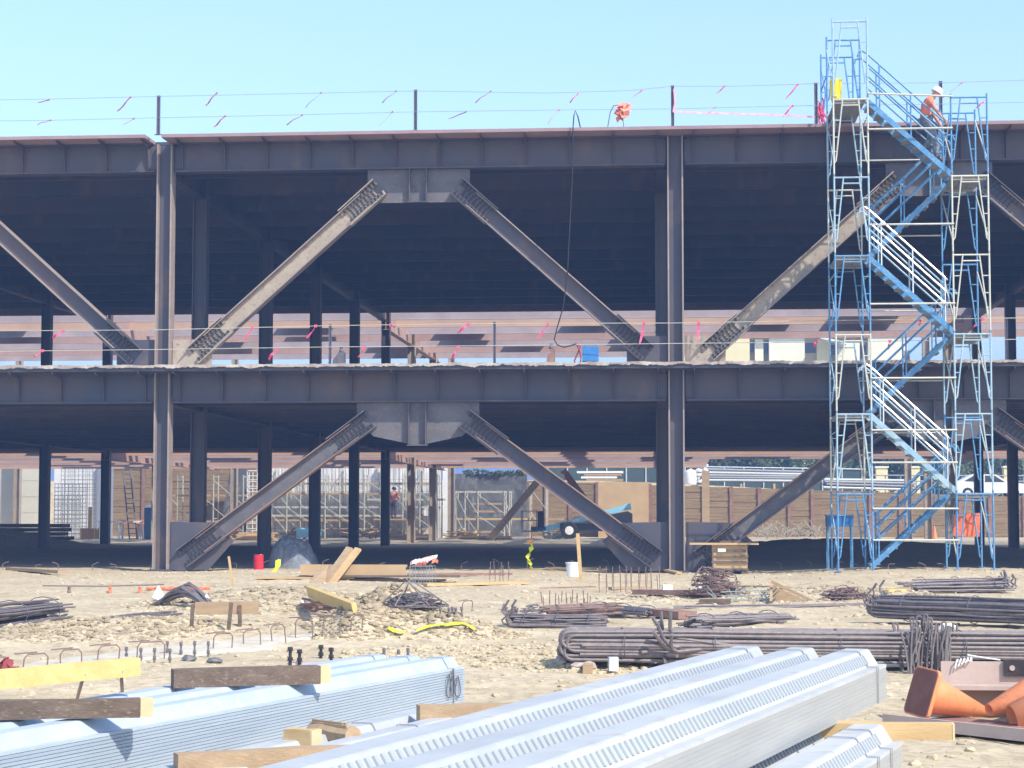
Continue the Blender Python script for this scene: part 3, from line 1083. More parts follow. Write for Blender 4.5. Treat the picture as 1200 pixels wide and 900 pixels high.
for i, (a, b) in enumerate(roof_r):
    p0 = at(a[0], a[1], YE - .045)
    p1 = at(b[0], b[1], YE - .045)
    n = 5
    pts = []
    ph = rnd.uniform(0, 6)
    for k in range(n + 1):
        q = p0.lerp(p1, k / n)
        q.y += .05 * math.sin(ph + k * 1.3) * (k / n) - .03 * k / n
        q.z += .007 * math.sin(ph * 2 + k * 1.7)
        pts.append(q)
    mb = MB()
    mb.strip(pts, lambda k: (math.cos(k * .25 + ph) * .6, .8 * math.sin(k * .25 + ph), .7), .035)
    mb.box(p0, (.035, .035, .035))
    tag(mb.build('ribbon', 'dullflag' if i < 12 else 'pinkflag', loc=p0), 'short pink ribbon fluttering from a thin safety cable against the sky', 'ribbon', 'pink ribbons on the roof edge cables')
# barrier tape on the right
mb = MB()
p = curve([(789, 131), (850, 133), (905, 134.5), (955, 137)], YE - .06)
mb.strip(p, (0, .2, 1), .04)
mb.strip(curve([(789, 131), (791, 120), (790, 104)], YE - .06), (1, 0, .1), .04)
tag(mb.build('barrier_tape', 'paletape', loc=p[0]), 'long pink barrier tape stretched from the roof edge post toward the scaffold', 'tape')
# orange flag bundle
p = at(729, 130, YE)
mb = MB()
for i in range(26):
    c = p + Vector((rnd.uniform(-.17, .17), rnd.uniform(-.1, .1), rnd.uniform(-.16, .16)))
    u = Vector((rnd.uniform(-1, 1), rnd.uniform(-1, 1), rnd.uniform(-1, 1))).normalized()
    v = u.orthogonal().normalized()
    a = .12
    mb.prism([c + u * a, c + v * a * .8, c - u * a, c - v * a * .8], .006, u.cross(v))
q = at(712, 145, YE)
t = thing('flag_bundle', 'bundle of orange mesh warning flags above the roof edge', 'flags', (q.x, YE, ZR1 + .08))
mb.build('cloth', mat('salmon_mesh', (.85, .30, .20), (.9, .42, .32), 9, .7), t)
s_ = MB()
s_.tube([(q.x, YE, ZR1 + .078), at(715, 132, YE), at(719, 124, YE), at(724, 123, YE), at(728, 128, YE)], .012, 5)
s_.tube([(p.x, YE, p.z), (p.x + .04, YE, ZR1 + .078)], .01, 5)
s_.build('staff', 'post', t)

# hose looping over the roof edge
pts = curve([(680, 149)], YF - .6) + curve([(677, 136), (674, 129.5), (672.5, 136)], YF - .9) + curve([(671.5, 150), (671, 200), (668, 260), (665, 320), (660, 360), (653, 384), (649.5, 398), (653, 404), (661, 407), (669, 405), (675, 403)], YF - .93)
mb = MB()
mb.tube(pts, .014, 7)
tag(mb.build('air_hose', 'black', loc=pts[3]), 'black hose looped over the roof edge and hanging down to the floor slab', 'hose')
# red jumper cables down to welder
pts = curve([(675, 403), (680, 406), (677, 414), (673, 423), (674, 425)], YF - .6)
mb = MB()
mb.tube(pts, .02, 6)
pts2 = curve([(675, 403), (679, 410), (681, 420), (680, 425)], YF - .62)
mb.tube(pts2, .02, 6)
tag(mb.build('welding_cable', 'redcloth', loc=pts[-1]), 'dark red welding cable hanging beside the blue welding box on the slab', 'cable')
p0, p1 = at(682, 425, YF - .6), at(701, 411, YF - .6)
t = thing('welding_box', 'blue welding machine box standing on the second floor slab edge', 'welder', ((p0.x + p1.x) / 2, YF - .4, SLAB + .02))
MB().box(((p0.x + p1.x) / 2, YF - .4, SLAB + .22), (p1.x - p0.x, .4, .34), rz=.05).build('body', 'boxblue', t)
h = MB()
h.tube([(p0.x + .05, YF - .4, SLAB + .38), (p0.x + .05, YF - .4, SLAB + .45), (p1.x - .05, YF - .4, SLAB + .45), (p1.x - .05, YF - .4, SLAB + .38)], .012, 6)
h.build('handle', 'post', t)
h = MB()
for sx in (p0.x + .05, p1.x - .05):
    h.box((sx, YF - .4, SLAB + .03), (.06, .36, .05))
h.build('foot', 'black', t)

# second floor cables, posts, ribbons
YG = YF - .75
cable('safety_cable', curve([(-30, 388), (186, 386.5), (390, 381.5), (580, 379), (790, 378.5), (940, 376), (1100, 374), (1230, 372)], YG), .008, 'gal_old', 'upper safety cable above the second floor slab edge', 'cable')
cable('safety_cable', curve([(-30, 412), (186, 409.5), (390, 406.5), (580, 405), (790, 402.5), (940, 401), (1100, 399), (1230, 397)], YG), .008, 'gal_old', 'lower safety cable above the second floor slab edge', 'cable')
for (px, y0, lab) in ((387, 380, 'floor edge post in front of the deep row of dark columns'), (579.5, 377, 'floor edge post between two pink ribbons right of the left bay middle'), (1179, 372, 'floor edge post to the right of the scaffold tower')):
    a = at(px, y0, YG + .03)
    mb = MB()
    mb.ibeam((a.x, a.y, SLAB - .01), a, .06, .055, .01, .008, up=(1, 0, 0))
    mb.bx(a.x - .08, a.x + .08, a.y - .06, a.y + .06, SLAB - .015, SLAB + .008)
    tag(mb.build('edge_post', 'post', loc=(a.x, a.y, SLAB)), lab, 'post', 'steel posts along the second floor edge')
fl_r = [((74, 388), (62, 396)), ((50, 411), (41, 419)), ((296, 384), (286, 399)), ((370, 382), (361, 396)), ((324, 410), (315, 421)), ((427, 407), (421, 419)), ((458, 381), (464, 384)), ((549, 380), (536, 390)), ((537, 407), (530, 420)), ((642, 380), (630, 397)), ((755, 378), (750, 403)), ((819, 378), (817, 402)), ((1078, 376), (1077, 381)), ((1152, 374), (1141, 383)), ((957, 400), (953, 406)), ((1043, 400), (1041, 408))]
for i, (a, b) in enumerate(fl_r):
    p0 = at(a[0], a[1], YG - .02)
    p1 = at(b[0], b[1], YG - .02)
    ph = rnd.uniform(0, 6)
    pts = []
    for k in range(6):
        q = p0.lerp(p1, k / 5)
        q.y += .06 * math.sin(ph + k * 1.3) * (k / 5) - .06 * k / 5
        q.z += .015 * math.sin(ph * 2 + k * 1.7)
        pts.append(q)
    mb = MB()
    mb.strip(pts, lambda k: (math.cos(k * .5 + ph) + .4, .5 * math.sin(k * .5 + ph), .5), .06)
    mb.box(p0, (.06, .05, .06))
    tag(mb.build('ribbon', 'pinkflag', loc=p0), 'pink ribbon tied to a safety cable along the second floor edge', 'ribbon', 'pink ribbons on the second floor cables')
# ------------------------------------------------------------------ behind the building
def X_(px, Y):
    return at(px, 590, Y).x


def Z_(py, Y):
    return at(700, py, Y).z


def wall(name, m, lab, cat, px0, px1, pytop, Y, th=.25, zb=-.1):
    mb = MB()
    mb.bx(X_(px0, Y), X_(px1, Y), Y, Y + th, zb, Z_(pytop, Y))
    return tag(mb.build(name, m, loc=((X_(px0, Y) + X_(px1, Y)) / 2, Y, 0)), lab, cat)


def grid(mb, x0, x1, z0, z1, y, dx, dz, r=.012):
    n = max(1, round((x1 - x0) / dx))
    for i in range(n + 1):
        x = x0 + (x1 - x0) * i / n + rnd.uniform(-.02, .02)
        mb.box((x, y, (z0 + z1) / 2), (r * 2, r * 2, z1 - z0))
    n = max(1, round((z1 - z0) / dz))
    for i in range(n + 1):
        z = z0 + (z1 - z0) * i / n + rnd.uniform(-.02, .02)
        mb.box(((x0 + x1) / 2, y - r * 2.1, z), (x1 - x0, r * 2, r * 2))


t = wall('concrete_wall', 'conc_wall', 'pale cream cast concrete wall at the far left behind the building', 'wall', -60, 57.5, 543, 108)
mb = MB()
for i in range(3):
    mb.bx(X_(-60, 108), X_(57, 108), 107.985, 107.998, Z_(543, 108) - .9 * (i + 1), Z_(543, 108) - .9 * (i + 1) + .02)
mb.build('form_line', 'conc_wall', t)
wall('formwork_panel', 'white', 'white formwork panel standing behind the rebar mat', 'panel', 63, 113.5, 543, 109.6)
wall('formwork_panel', mat('blue_grey_panel', (.26, .30, .38), (.32, .36, .43), 1, .7), 'blue grey formwork panel between the rebar mat and a dark column', 'panel', 114, 131, 543, 109.3)
mb = MB()
grid(mb, X_(71, 108.9), X_(113, 108.9), 0, Z_(543, 108.9), 108.9, .20, .22, .011)
grid(mb, X_(71, 108.5), X_(113, 108.5), 0, Z_(544, 108.5), 108.5, .26, .28, .010)
tag(mb.build('rebar_mat', 'wire', loc=(X_(92, 108.7), 108.7, 0)), 'upright double rebar mat in front of a white formwork panel', 'rebar mat')

# timber retaining walls
def lagwall(lab, px0, px1, Y, tops, pile_px, base=-.1):
    t = thing('timber_retaining_wall', lab, 'retaining wall', (X_((px0 + px1) / 2, Y), Y, 0))
    edges = [px0] + pile_px + [px1]
    mb = MB()
    for a, b in zip(edges[:-1], edges[1:]):
        x0, x1 = X_(a, Y), X_(b, Y)
        f = ((a + b) / 2 - px0) / (px1 - px0)
        zt = Z_(tops[0] + (tops[1] - tops[0]) * f, Y)
        z = base
        while z < zt - .05:
            h = min(rnd.uniform(.16, .22), zt - z)
            d = rnd.uniform(-.02, .02)
            mb.bx(x0 + .004, x1 - .004, Y + d, Y + .3 + d, z + .003, z + h - .003)
            z += h
    mb.build('lagging', 'lagging', t)
    for a in pile_px:
        q = MB()
        f = (a - px0) / (px1 - px0)
        zt = Z_(tops[0] + (tops[1] - tops[0]) * f, Y)
        wd = .10 if a not in (827,) else .22
        q.bx(X_(a, Y) - wd, X_(a, Y) + wd, Y - .10, Y - .045, base, zt + (.06 if wd < .2 else .9))
        q.bx(X_(a, Y) - .02, X_(a, Y) + .02, Y - .045, Y + .02, base, zt)
        q.build('soldier_pile', 'rust' if wd < .2 else 'wood_tan', t)
    return t


lagwall('brown timber lagging retaining wall behind the ladder on the left', 131, 300, 114.2, (540, 540), [168, 201, 240, 276])
lagwall('long brown timber lagging retaining wall below the stored pipes on the right', 612, 1300, 114.2, (563, 586), [640, 668, 700, 762, 800, 827, 857, 890, 925, 952, 985, 1020, 1055, 1090, 1125, 1160, 1200, 1240])
wall('plywood_form_wall', 'ply', 'bright tan plywood form panel standing out from the timber retaining wall', 'panel', 701, 760, 565, 112.5, .4)

# ladder, toilet
t = thing('ladder', 'tall dark extension ladder leaning against the rear of the frame on the left', 'ladder', tuple(at(152, 636, 104)))
rl = [(at(142.5, 536, 106), at(152, 634, 103)), (at(151, 536, 106), at(161, 634, 103))]
mb = MB()
for a, b in rl:
    mb.tube([a, b], .04, 6)
mb.build('side_rail', 'post', t)
mb = MB()
for i in range(17):
    q = (i + .5) / 17
    mb.tube([rl[0][0].lerp(rl[0][1], q), rl[1][0].lerp(rl[1][1], q)], .02, 5)
mb.build('rung', 'post', t)
xt = X_(177, 102)
t = thing('portable_toilet', 'blue portable toilet cabin beside the front column on the left', 'toilet', (xt, 102, .0))
MB().bx(xt - .36, xt + .36, 102, 103.1, -.05, 1.66).build('body', mat('toilet_blue', (.05, .12, .26), (.07, .15, .30), 3, .5), t)
MB().bx(xt - .30, xt + .30, 101.96, 101.99, .12, 1.55).build('door', mat('toilet_door_blue', (.07, .16, .32), None, rough=.5), t)
mb = MB()
mb.lathe([(.58, 1.66), (.5, 1.74), (.2, 1.82)], (xt, 102.55, 0), 4, Matrix.Rotation(R(45), 3, 'Z'))
mb.build('roof', 'white', t)

# dark slab with a slanted left edge
mb = MB()
Y = 112.6
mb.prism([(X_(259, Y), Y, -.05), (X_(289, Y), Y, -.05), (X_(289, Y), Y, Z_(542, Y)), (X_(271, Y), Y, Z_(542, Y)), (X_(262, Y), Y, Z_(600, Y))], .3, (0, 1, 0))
tag(mb.build('dark_slab', 'conc_dark', loc=(X_(275, Y), Y, 0)), 'dark grey slab with a slanted left edge, left of the sheeted wall', 'wall')

# sheeted rebar wall
Y = 111.5
x0, x1, zt = X_(304, Y), X_(518, Y), Z_(543, Y)
n, k = 160, 14
vs, fs = [], []
for i in range(n + 1):
    x = x0 + (x1 - x0) * i / n
    for j in range(k + 1):
        z = -.05 + (zt + .05) * j / k
        yy = Y + .09 * noise.noise(Vector((x * 2.2, z * .25, 1))) + .05 * noise.noise(Vector((x * 5, z * .6, 5)))
        vs.append((x, yy, z + (0 if j < k else .12 * noise.noise(Vector((x * 1.3, 0, 9))))))
for i in range(n):
    for j in range(k):
        a = i * (k + 1) + j
        fs.append((a, a + k + 1, a + k + 2, a + 1))
m0 = len(vs)
vs += [(v[0], v[1] + .05, v[2]) for v in vs]
fs += [tuple(q + m0 for q in f[::-1]) for f in fs]
mb = MB()
mb.add(vs, fs)
t = thing('sheeted_wall', 'long wall wrapped in white plastic sheeting behind scaffolding in the back left', 'wall', ((x0 + x1) / 2, Y, 0))
mb.build('plastic_sheeting', 'sheet_white', t)
mb = MB()
for i in range(34):
    x = x0 + (x1 - x0) * (i + rnd.uniform(-.4, .4)) / 34
    mb.bx(x - .009, x + .009, Y - .22, Y - .20, 0, zt + rnd.uniform(-.1, .25))
for i in range(5):
    z = .5 + i * .7
    mb.bx(x0, x1, Y - .25, Y - .235, z, z + .014)
mb.build('rebar_grid', 'rebar', t)
MB().bx(X_(519, Y), X_(528, Y), Y - .1, Y + .3, -.05, Z_(543, Y)).build('end_panel', 'white', t)
Y = 113.2
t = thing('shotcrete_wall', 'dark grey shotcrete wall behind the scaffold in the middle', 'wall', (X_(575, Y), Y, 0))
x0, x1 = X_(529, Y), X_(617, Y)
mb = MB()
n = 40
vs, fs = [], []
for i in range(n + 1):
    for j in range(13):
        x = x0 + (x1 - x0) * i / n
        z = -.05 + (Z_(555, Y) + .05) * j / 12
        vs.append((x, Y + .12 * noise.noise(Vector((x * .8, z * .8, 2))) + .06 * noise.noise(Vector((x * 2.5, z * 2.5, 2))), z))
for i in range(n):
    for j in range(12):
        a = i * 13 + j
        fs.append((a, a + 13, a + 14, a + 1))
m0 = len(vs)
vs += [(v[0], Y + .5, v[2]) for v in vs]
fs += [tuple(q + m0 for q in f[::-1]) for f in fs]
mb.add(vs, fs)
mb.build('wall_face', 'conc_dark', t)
mb = MB()
for i in range(260):
    x = rnd.uniform(X_(542, Y), X_(614, Y))
    p = Vector((x, Y - .1 + rnd.uniform(-.1, .5), Z_(555, Y) + rnd.uniform(-.12, .3) * (.6 + .5 * noise.noise(Vector((x, 0, 0))))))
    u = Vector((rnd.uniform(-1, 1), rnd.uniform(-1, 1), rnd.uniform(-1, 1))).normalized()
    v = u.orthogonal().normalized()
    mb.prism([p + u * .12, p + v * .06, p - u * .12, p - v * .06], .008, u.cross(v))
tag(mb.build('shrub', 'leaf_dark', loc=(X_(578, Y), Y, Z_(555, Y))), 'dark low shrubs growing along the top of the shotcrete wall', 'shrub')

# background scaffolds
def bscaf(lab, Y, ups, planks, px0, px1, pytop, diag=True):
    t = thing('scaffold', lab, 'scaffold', (X_((px0 + px1) / 2, Y), Y, 0))
    zt = Z_(pytop, Y)
    for p in ups:
        q = MB()
        for yy in (Y, Y + 1.2):
            q.tube([(X_(p, Y), yy, -.05), (X_(p, Y), yy, zt)], .038, 6)
        for z in (zt * .3, zt * .62, zt - .1):
            q.tube([(X_(p, Y), Y, z), (X_(p, Y), Y + 1.2, z)], .03, 5)
        q.build('upright_frame', 'gal_old', t)
    for (a, b, py, m) in planks:
        q = MB()
        q.bx(X_(a, Y), X_(b, Y), Y + .05, Y + .9, Z_(py, Y) - .07, Z_(py, Y) + .04)
        q.build('plank', m, t)
    if diag:
        for a, b in zip(ups[:-1], ups[1:]):
            for z0, z1 in ((.1, .48), (.52, .92)):
                q = MB()
                q.tube([(X_(a, Y), Y - .04, zt * z1), (X_(b, Y), Y - .04, zt * z0)], .022, 5)
                q.build('cross_brace', 'gal_old', t)
    return t


bscaf('long run of scaffolding with two plank levels in front of the sheeted wall', 108, [312, 336, 381, 427, 472, 512], [(300, 470, 578, 'wood_tan'), (300, 415, 609.5, 'wood_tan'), (300, 470, 604, 'gal_old'), (430, 520, 585, 'gal_old')], 300, 520, 555)
bscaf('grey scaffold bays with timber planks in front of the dark shotcrete wall', 108.5, [534, 545, 560, 591, 597], [(553, 591, 590, 'wood_tan'), (553, 591, 599, 'wood_tan'), (531, 616, 608, 'wood'), (556, 594, 623, 'wood_tan'), (531, 591, 576, 'gal_old')], 530, 612, 575)
bscaf('light scaffold frame in front of the timber wall behind the boom lift basket', 109.5, [621, 640], [(616, 660, 608, 'wood_tan')], 615, 660, 566)
t = thing('scaffold', 'narrow white mesh scaffold tower left of the sheeted wall', 'scaffold', (X_(299, 107), 107, 0))
mb = MB()
grid(mb, X_(290, 107), X_(309, 107), -.05, Z_(551, 107), 107, .3, .3, .018)
grid(mb, X_(292, 107.9), X_(311, 107.9), -.05, Z_(551, 107), 107.9, .4, .5, .018)
mb.build('mesh_frame', 'white', t)

# rear chevron braces of the steel frame
for (a, b, m) in (((574, 632), (641, 551), 'steel_pale'), ((660, 551), (720, 632), 'rust')):
    p0, p1 = at(a[0], a[1], 99.3), at(b[0], b[1], 99.3)
    mb = MB()
    d = (p1 - p0).normalized()
    mb.ibeam(p0, p1, .34, .3, .028, .02, up=Vector((-d.z, 0, d.x)))
    mb.build('brace', m, bld)

# far people
SP = dict(pelvis=(0, 0, .95), spine=(0, 0, 1.12), chest=(.02, 0, 1.34), neck=(.03, 0, 1.46), head0=(.05, 0, 1.52), head1=(.06, 0, 1.62), look=(1, 0, -.1),
          shl=(.02, .2, 1.4), shr=(.02, -.2, 1.4), ell=(.12, .26, 1.15), elr=(.12, -.26, 1.15), wrl=(.36, .2, 1.15), wrr=(.36, -.2, 1.2),
          hipl=(0, .1, .92), hipr=(0, -.1, .92), knl=(.03, .11, .5), knr=(.02, -.11, .5), anl=(0, .11, .09), anr=(0, -.11, .09), toel=(.17, .12, .04), toer=(.17, -.12, .04))
p = at(461, 609, 107.6)
person('worker in dark red shirt standing on the far scaffold before the sheeted wall', (p.x, 107.6, p.z + .06), R(70), SP, 'redcloth', 'darkcloth', 'black')
t = [o for o in bpy.data.objects if o.name.startswith('scaffold') and o.get('label', '').startswith('long run')][0]
MB().bx(X_(440, 108), X_(486, 108), 107.4, 108.6, p.z - .03, p.z + .055).build('plank', 'wood_tan', t)

# boom lift
Y = 105.2
t = thing('boom_lift', 'blue boom lift with its arm lowered parked behind the front brace', 'boom lift', (X_(705, Y), Y, 0))
xw0, xw1 = X_(668, Y), X_(732, Y)
MB().bx(xw0 - .5, xw1 + .5, Y - .6, Y + 1.3, .42, .85).build('chassis', mat('dark_machine_paint', (.05, .055, .07), None, rough=.5), t)
for xw in (xw0, xw1):
    for yy in (Y - .75, Y + 1.15):
        wm = MB()
        m3 = Matrix.Rotation(R(90), 3, 'X')
        wm.lathe([(.2, -.15), (.42, -.15), (.46, -.1), (.46, .1), (.42, .15), (.2, .15)], (xw, yy, .46), 18, m3)
        wh = wm.build('wheel', 'black', t)
        MB().lathe([(.05, -.17), (.22, -.16), (.24, -.14), (.24, .14), (.22, .16), (.05, .17)], (xw, yy, .46), 14, m3).build('rim', 'white', wh)
xc0, xc1 = X_(706, Y), X_(741, Y)
mb = MB()
mb.prism([(xc0, Y, .87), (xc1, Y, .87), (xc1, Y, Z_(602, Y)), (xc1 - .25, Y, Z_(599, Y)), (xc0 + .2, Y, Z_(604, Y))], 1.3, (0, 1, 0))
mb.build('turret', mat('turret_grey', (.10, .11, .13), (.14, .15, .17), 3, .5), t)
mb = MB()
mb.prism([(X_(718, Y), Y, Z_(600, Y)), (X_(740, Y), Y, Z_(597, Y)), (X_(739, Y), Y, Z_(590, Y)), (X_(734, Y), Y, Z_(590.5, Y))], .7, (0, 1, 0))
mb.build('counterweight_cover', 'boomblue', t)
a, b = at(640, 619.5, Y - .3), at(736, 594, Y - .3)
MB().bar(a, b, .30, .28).build('boom_arm', 'boomblue', t)
a2, b2 = a.lerp(b, .22), a.lerp(b, .40)
MB().bar(a2 + Vector((0, -.165, 0)), b2 + Vector((0, -.165, 0)), .012, .13).build('boom_stripe', 'white', t)
c = at(622, 620, Y - .3)
MB().bar(c, a, .25, .22).build('jib', mat('jib_blue', (.03, .14, .26), None, rough=.5), t)
mb = MB()
bx0, bx1 = X_(612, Y), X_(630, Y)
zb = Z_(622, Y)
for x in (bx0, bx1):
    for yy in (Y - .7, Y + .3):
        mb.tube([(x, yy, zb), (x, yy, zb + 1.05)], .025, 6)
for zz in (zb, zb + .55, zb + 1.05):
    mb.tube([(bx0, Y - .7, zz), (bx1, Y - .7, zz), (bx1, Y + .3, zz), (bx0, Y + .3, zz), (bx0, Y - .7, zz)], .025, 6)
mb.bx(bx0, bx1, Y - .7, Y + .3, zb - .06, zb)
mb.build('basket', 'post', t)
MB().bx(X_(631, Y), X_(638, Y), Y - .6, Y, Z_(618, Y), Z_(599, Y)).build('control_box', 'black', t)

# lumber and clutter behind, in the sun
def lumber(lab, px, py, Y, n, L, m, rz=0.0):
    p = at(px, py, Y)
    t = thing('lumber_stack', lab, 'lumber', (p.x, Y, gfull(p.x, Y)))
    for i in range(n):
        q = MB()
        q.box((p.x + rnd.uniform(-.1, .1), Y + rnd.uniform(-.3, .3), gfull(p.x, Y) + .06 + .1 * i), (L * rnd.uniform(.8, 1), .25, .09), rz=rz + rnd.uniform(-.15, .15))
        q.build('board', m, t)


lumber('orange lumber stack behind the row of dark columns at the left', 300, 632, 99, 4, 2.2, 'wood')
lumber('small tan lumber stack at the foot of the sheeted wall', 480, 633, 101, 3, 2.6, 'wood_tan')
lumber('low pile of boards below the dark shotcrete wall scaffold', 570, 631, 103, 2, 3.2, 'wood')
p = at(105, 623, 100)
t = thing('plywood_crate', 'open plywood crate beside the upright rebar mat', 'crate', (p.x, 100, 0))
MB().box((p.x, 100, .32), (.85, .6, .55)).build('body', 'ply_dark', t)
mb = MB()
for s_ in (-1, 1):
    mb.box((p.x + s_ * .36, 99.68, .32), (.08, .04, .56))
mb.build('cleat', 'wood', t)
p = at(105, 618, 101)
tag(MB().bx(p.x - .09, p.x + .09, 101, 101.06, 0, Z_(594, 101)).build('board', 'wood', loc=(p.x, 101, 0)), 'single tan board standing upright behind the plywood crate', 'board')
p = at(1095, 624, 104)
t = thing('traffic_cone', 'small far traffic cone near the foot of the right retaining wall', 'cone', (p.x, 104, 0))
MB().lathe([(.16, .03), (.03, .72)], (p.x, 104, 0), 14).build('cone_body', 'orange', t)
MB().box((p.x, 104, .015), (.4, .4, .03)).build('base', 'orange', t)
# dry sticks and dowels along the right wall foot
mb = MB()
for i in range(150):
    px = rnd.uniform(885, 965)
    Y = rnd.uniform(103, 111)
    x = X_(px, Y)
    z_ = rnd.uniform(0, .5)
    mb.tube([(x, Y, z_), (x + rnd.uniform(-.7, .7), Y + rnd.uniform(-.3, .3), z_ + rnd.uniform(.05, .6))], .018, 4)
tag(mb.build('brush_pile', mat('dry_brush', (.35, .30, .22), (.45, .40, .30), 4, .9), loc=(X_(925, 107), 107, 0)), 'dry brush and sticks at the foot of the right retaining wall', 'brush', kind='stuff')

# ------------------------------------------------------------------ upper terrace: pipes, fence, road, car, trees, houses
def zg(x, Y):
    return gz(x, Y)


Y = 119
for (lab, a, b, lay, cnt, dy) in (('bundle of long pale pipes wrapped in plastic at the left end, above the retaining wall', 819, 962, 5, 5, 0), ('second bundle of pale pipes stored behind the scaffold tower', 965, 1075, 4, 4, 1.5)):
    x0, x1 = X_(a, Y), X_(b, Y)
    z0 = zg(x0, Y) + .35
    t = thing('pipe_bundle', lab, 'pipes', ((x0 + x1) / 2, Y + dy, zg(x0, Y)))
    for j in range(lay):
        for i in range(cnt):
            q = MB()
            o1 = rnd.uniform(-.3, .2)
            q.tube([(x0 + .1 + rnd.uniform(0, .25), Y + dy + i * .2, z0 + j * .165 + rnd.uniform(-.03, .03)), (x1 + o1, Y + dy + i * .2, z0 + j * .15 - .10 + rnd.uniform(-.05, .05))], .066, 8)
            q.build('pipe', ('galv', 'wire', 'galv_side')[(i + j) % 3], t)
    if a < 900:
        q = MB()
        for i in range(40):
            q.rock((x0 + .25 + rnd.uniform(-.3, .25), Y + dy - .1 + rnd.uniform(0, .9), z0 + rnd.uniform(-.1, .95)), .22)
        q.build('plastic_wrap', 'white', t)
    q = MB()
    for f in (.06, .35, .62, .9):
        x = x0 + (x1 - x0) * f
        q.bx(x - .06, x + .06, Y + dy - .15, Y + dy + 1.1, zg(x, Y) - .1, z0 - .22)
    q.build('bearer', 'wood', t)
x = X_(809.5, Y)
t = thing('storage_tank', 'white rounded storage tank at the edge of the terrace beside the pipe bundle', 'tank', (x, Y, zg(x, Y)))
MB().lathe([(.2, 0), (.34, .05), (.36, .15), (.36, .75), (.3, .9), (.12, .97)], (x, Y, zg(x, Y)), 18).build('body', 'white', t, smooth=True)
MB().lathe([(.09, .96), (.09, 1.02)], (x, Y, zg(x, Y)), 10).build('lid', 'white', t)
# pale stored sheets left of the tank
x0, x1 = X_(676, Y), X_(735, Y)
t = thing('sheet_stack', 'stack of white sheets and boards on the terrace above the plywood panel', 'sheets', ((x0 + x1) / 2, Y, zg(x0, Y)))
for i in range(4):
    MB().box(((x0 + x1) / 2 + rnd.uniform(-.3, .3), Y + .5, zg(x0, Y) + .1 + i * .16), ((x1 - x0) * rnd.uniform(.7, 1), 1.2, .12), rz=rnd.uniform(-.05, .05)).build('sheet', 'white' if i % 2 else 'wood_tan', t)
# fence
Y = 127
t = thing('screen_fence', 'chain link fence with dark green screen along the terrace', 'fence', (X_(880, Y), Y, zg(X_(880, Y), Y)))
for (a, b) in ((640, 1015),):
    mb = MB()
    x0, x1 = X_(a, Y), X_(b, Y)
    mb.prism([(x0, Y, zg(x0, Y) + .1), (x1, Y, zg(x1, Y) + .1), (x1, Y, Z_(551, Y)), (x0, Y, Z_(544.5, Y))], .02, (0, 1, 0))
    mb.build('screen', 'screen', t)
for i in range(17):
    px = 642 + i * 23
    x = X_(px, Y)
    q = MB()
    q.tube([(x, Y - .05, zg(x, Y) - .1), (x, Y - .05, Z_(543.5 + 7 * (px - 640) / 375, Y))], .045, 6)
    q.build('post', 'galv', t)
mb = MB()
mb.tube([(X_(640, Y), Y - .05, Z_(544, Y)), (X_(1015, Y), Y - .05, Z_(550.5, Y))], .04, 6)
mb.build('top_rail', 'galv', t)
t = thing('guard_rail', 'grey metal road guard rail behind the scaffold tower', 'railing', (X_(1100, 133), 133, zg(X_(1100, 133), 133)))
mb = MB()
for py in (557.5, 564, 569):
    mb.tube([(X_(1018, 133), 133, Z_(py, 133)), (X_(1230, 133), 133, Z_(py + 1, 133))], .045, 6)
mb.build('rail', 'wire', t)
for i in range(12):
    x = X_(1020 + i * 18, 133)
    q = MB()
    q.tube([(x, 133.06, zg(x, 133) - .1), (x, 133.06, Z_(557.5, 133))], .05, 6)
    q.build('post', 'wire', t)
# road
mb = MB()
xs_ = [-120, -60, -20, -8, -4, 0, 4, 8, 12, 16, 20, 40, 80, 140]
vs = [(x, yy, gz(x, yy) + .03) for yy in (136.5, 139, 141.5, 144) for x in xs_]
k = len(xs_)
mb.add(vs, [(j * k + i, j * k + i + 1, (j + 1) * k + i + 1, (j + 1) * k + i) for j in range(3) for i in range(k - 1)])
tag(mb.build('road', 'asphalt'), kind='structure')


def car(x, Y, zb, lab, m, sgn=1):
    t = thing('parked_car', lab, 'car', (x, Y, zb))
    L, W = 4.3, 1.75
    prof = [(-2.15, .32), (-2.13, .72), (-1.95, .86), (-1.05, .95), (-.35, 1.40), (.95, 1.44), (1.75, 1.02), (2.08, .95), (2.15, .6), (2.12, .32)]
    mb = MB()
    mb.prism([(x + sgn * a, Y, zb + b) for a, b in prof], W, (0, 1, 0))
    mb.build('body', m, t)
    for s_ in (-1, 1):
        g = MB()
        g.prism([(x + sgn * a, Y + s_ * (W / 2 + .006), zb + b) for a, b in ((-.85, .96), (-.28, 1.33), (.3, 1.35), (.3, .96))], .01, (0, 1, 0))
        g.prism([(x + sgn * a, Y + s_ * (W / 2 + .006), zb + b) for a, b in ((.38, .96), (.38, 1.36), (.9, 1.37), (1.5, 1.02))], .01, (0, 1, 0))
        g.build('window', 'darkglass', t)
        for xx in (-1.35, 1.3):
            q = MB()
            m3 = Matrix.Rotation(R(90), 3, 'X')
            q.lathe([(.15, -.09), (.30, -.09), (.32, -.06), (.32, .06), (.30, .09), (.15, .09)], (x + sgn * xx, Y + s_ * (W / 2 - .06), zb + .32), 16, m3)
            wh = q.build('wheel', 'black', t)
            MB().lathe([(.04, -.10), (.18, -.095), (.18, .095), (.04, .10)], (x + sgn * xx, Y + s_ * (W / 2 - .06), zb + .32), 12, m3).build('rim', 'galv', wh)
    q = MB()
    for s_ in (-.6, .6):
        q.box((x - sgn * 2.135, Y + s_, zb + .68), (.06, .3, .14))
    q.build('headlight', 'darkglass', t)


x = X_(1158, 118)
car(x, 118, gz(x, 118) - .02, 'white car parked at the terrace edge at the far right', 'carwhite', -1)


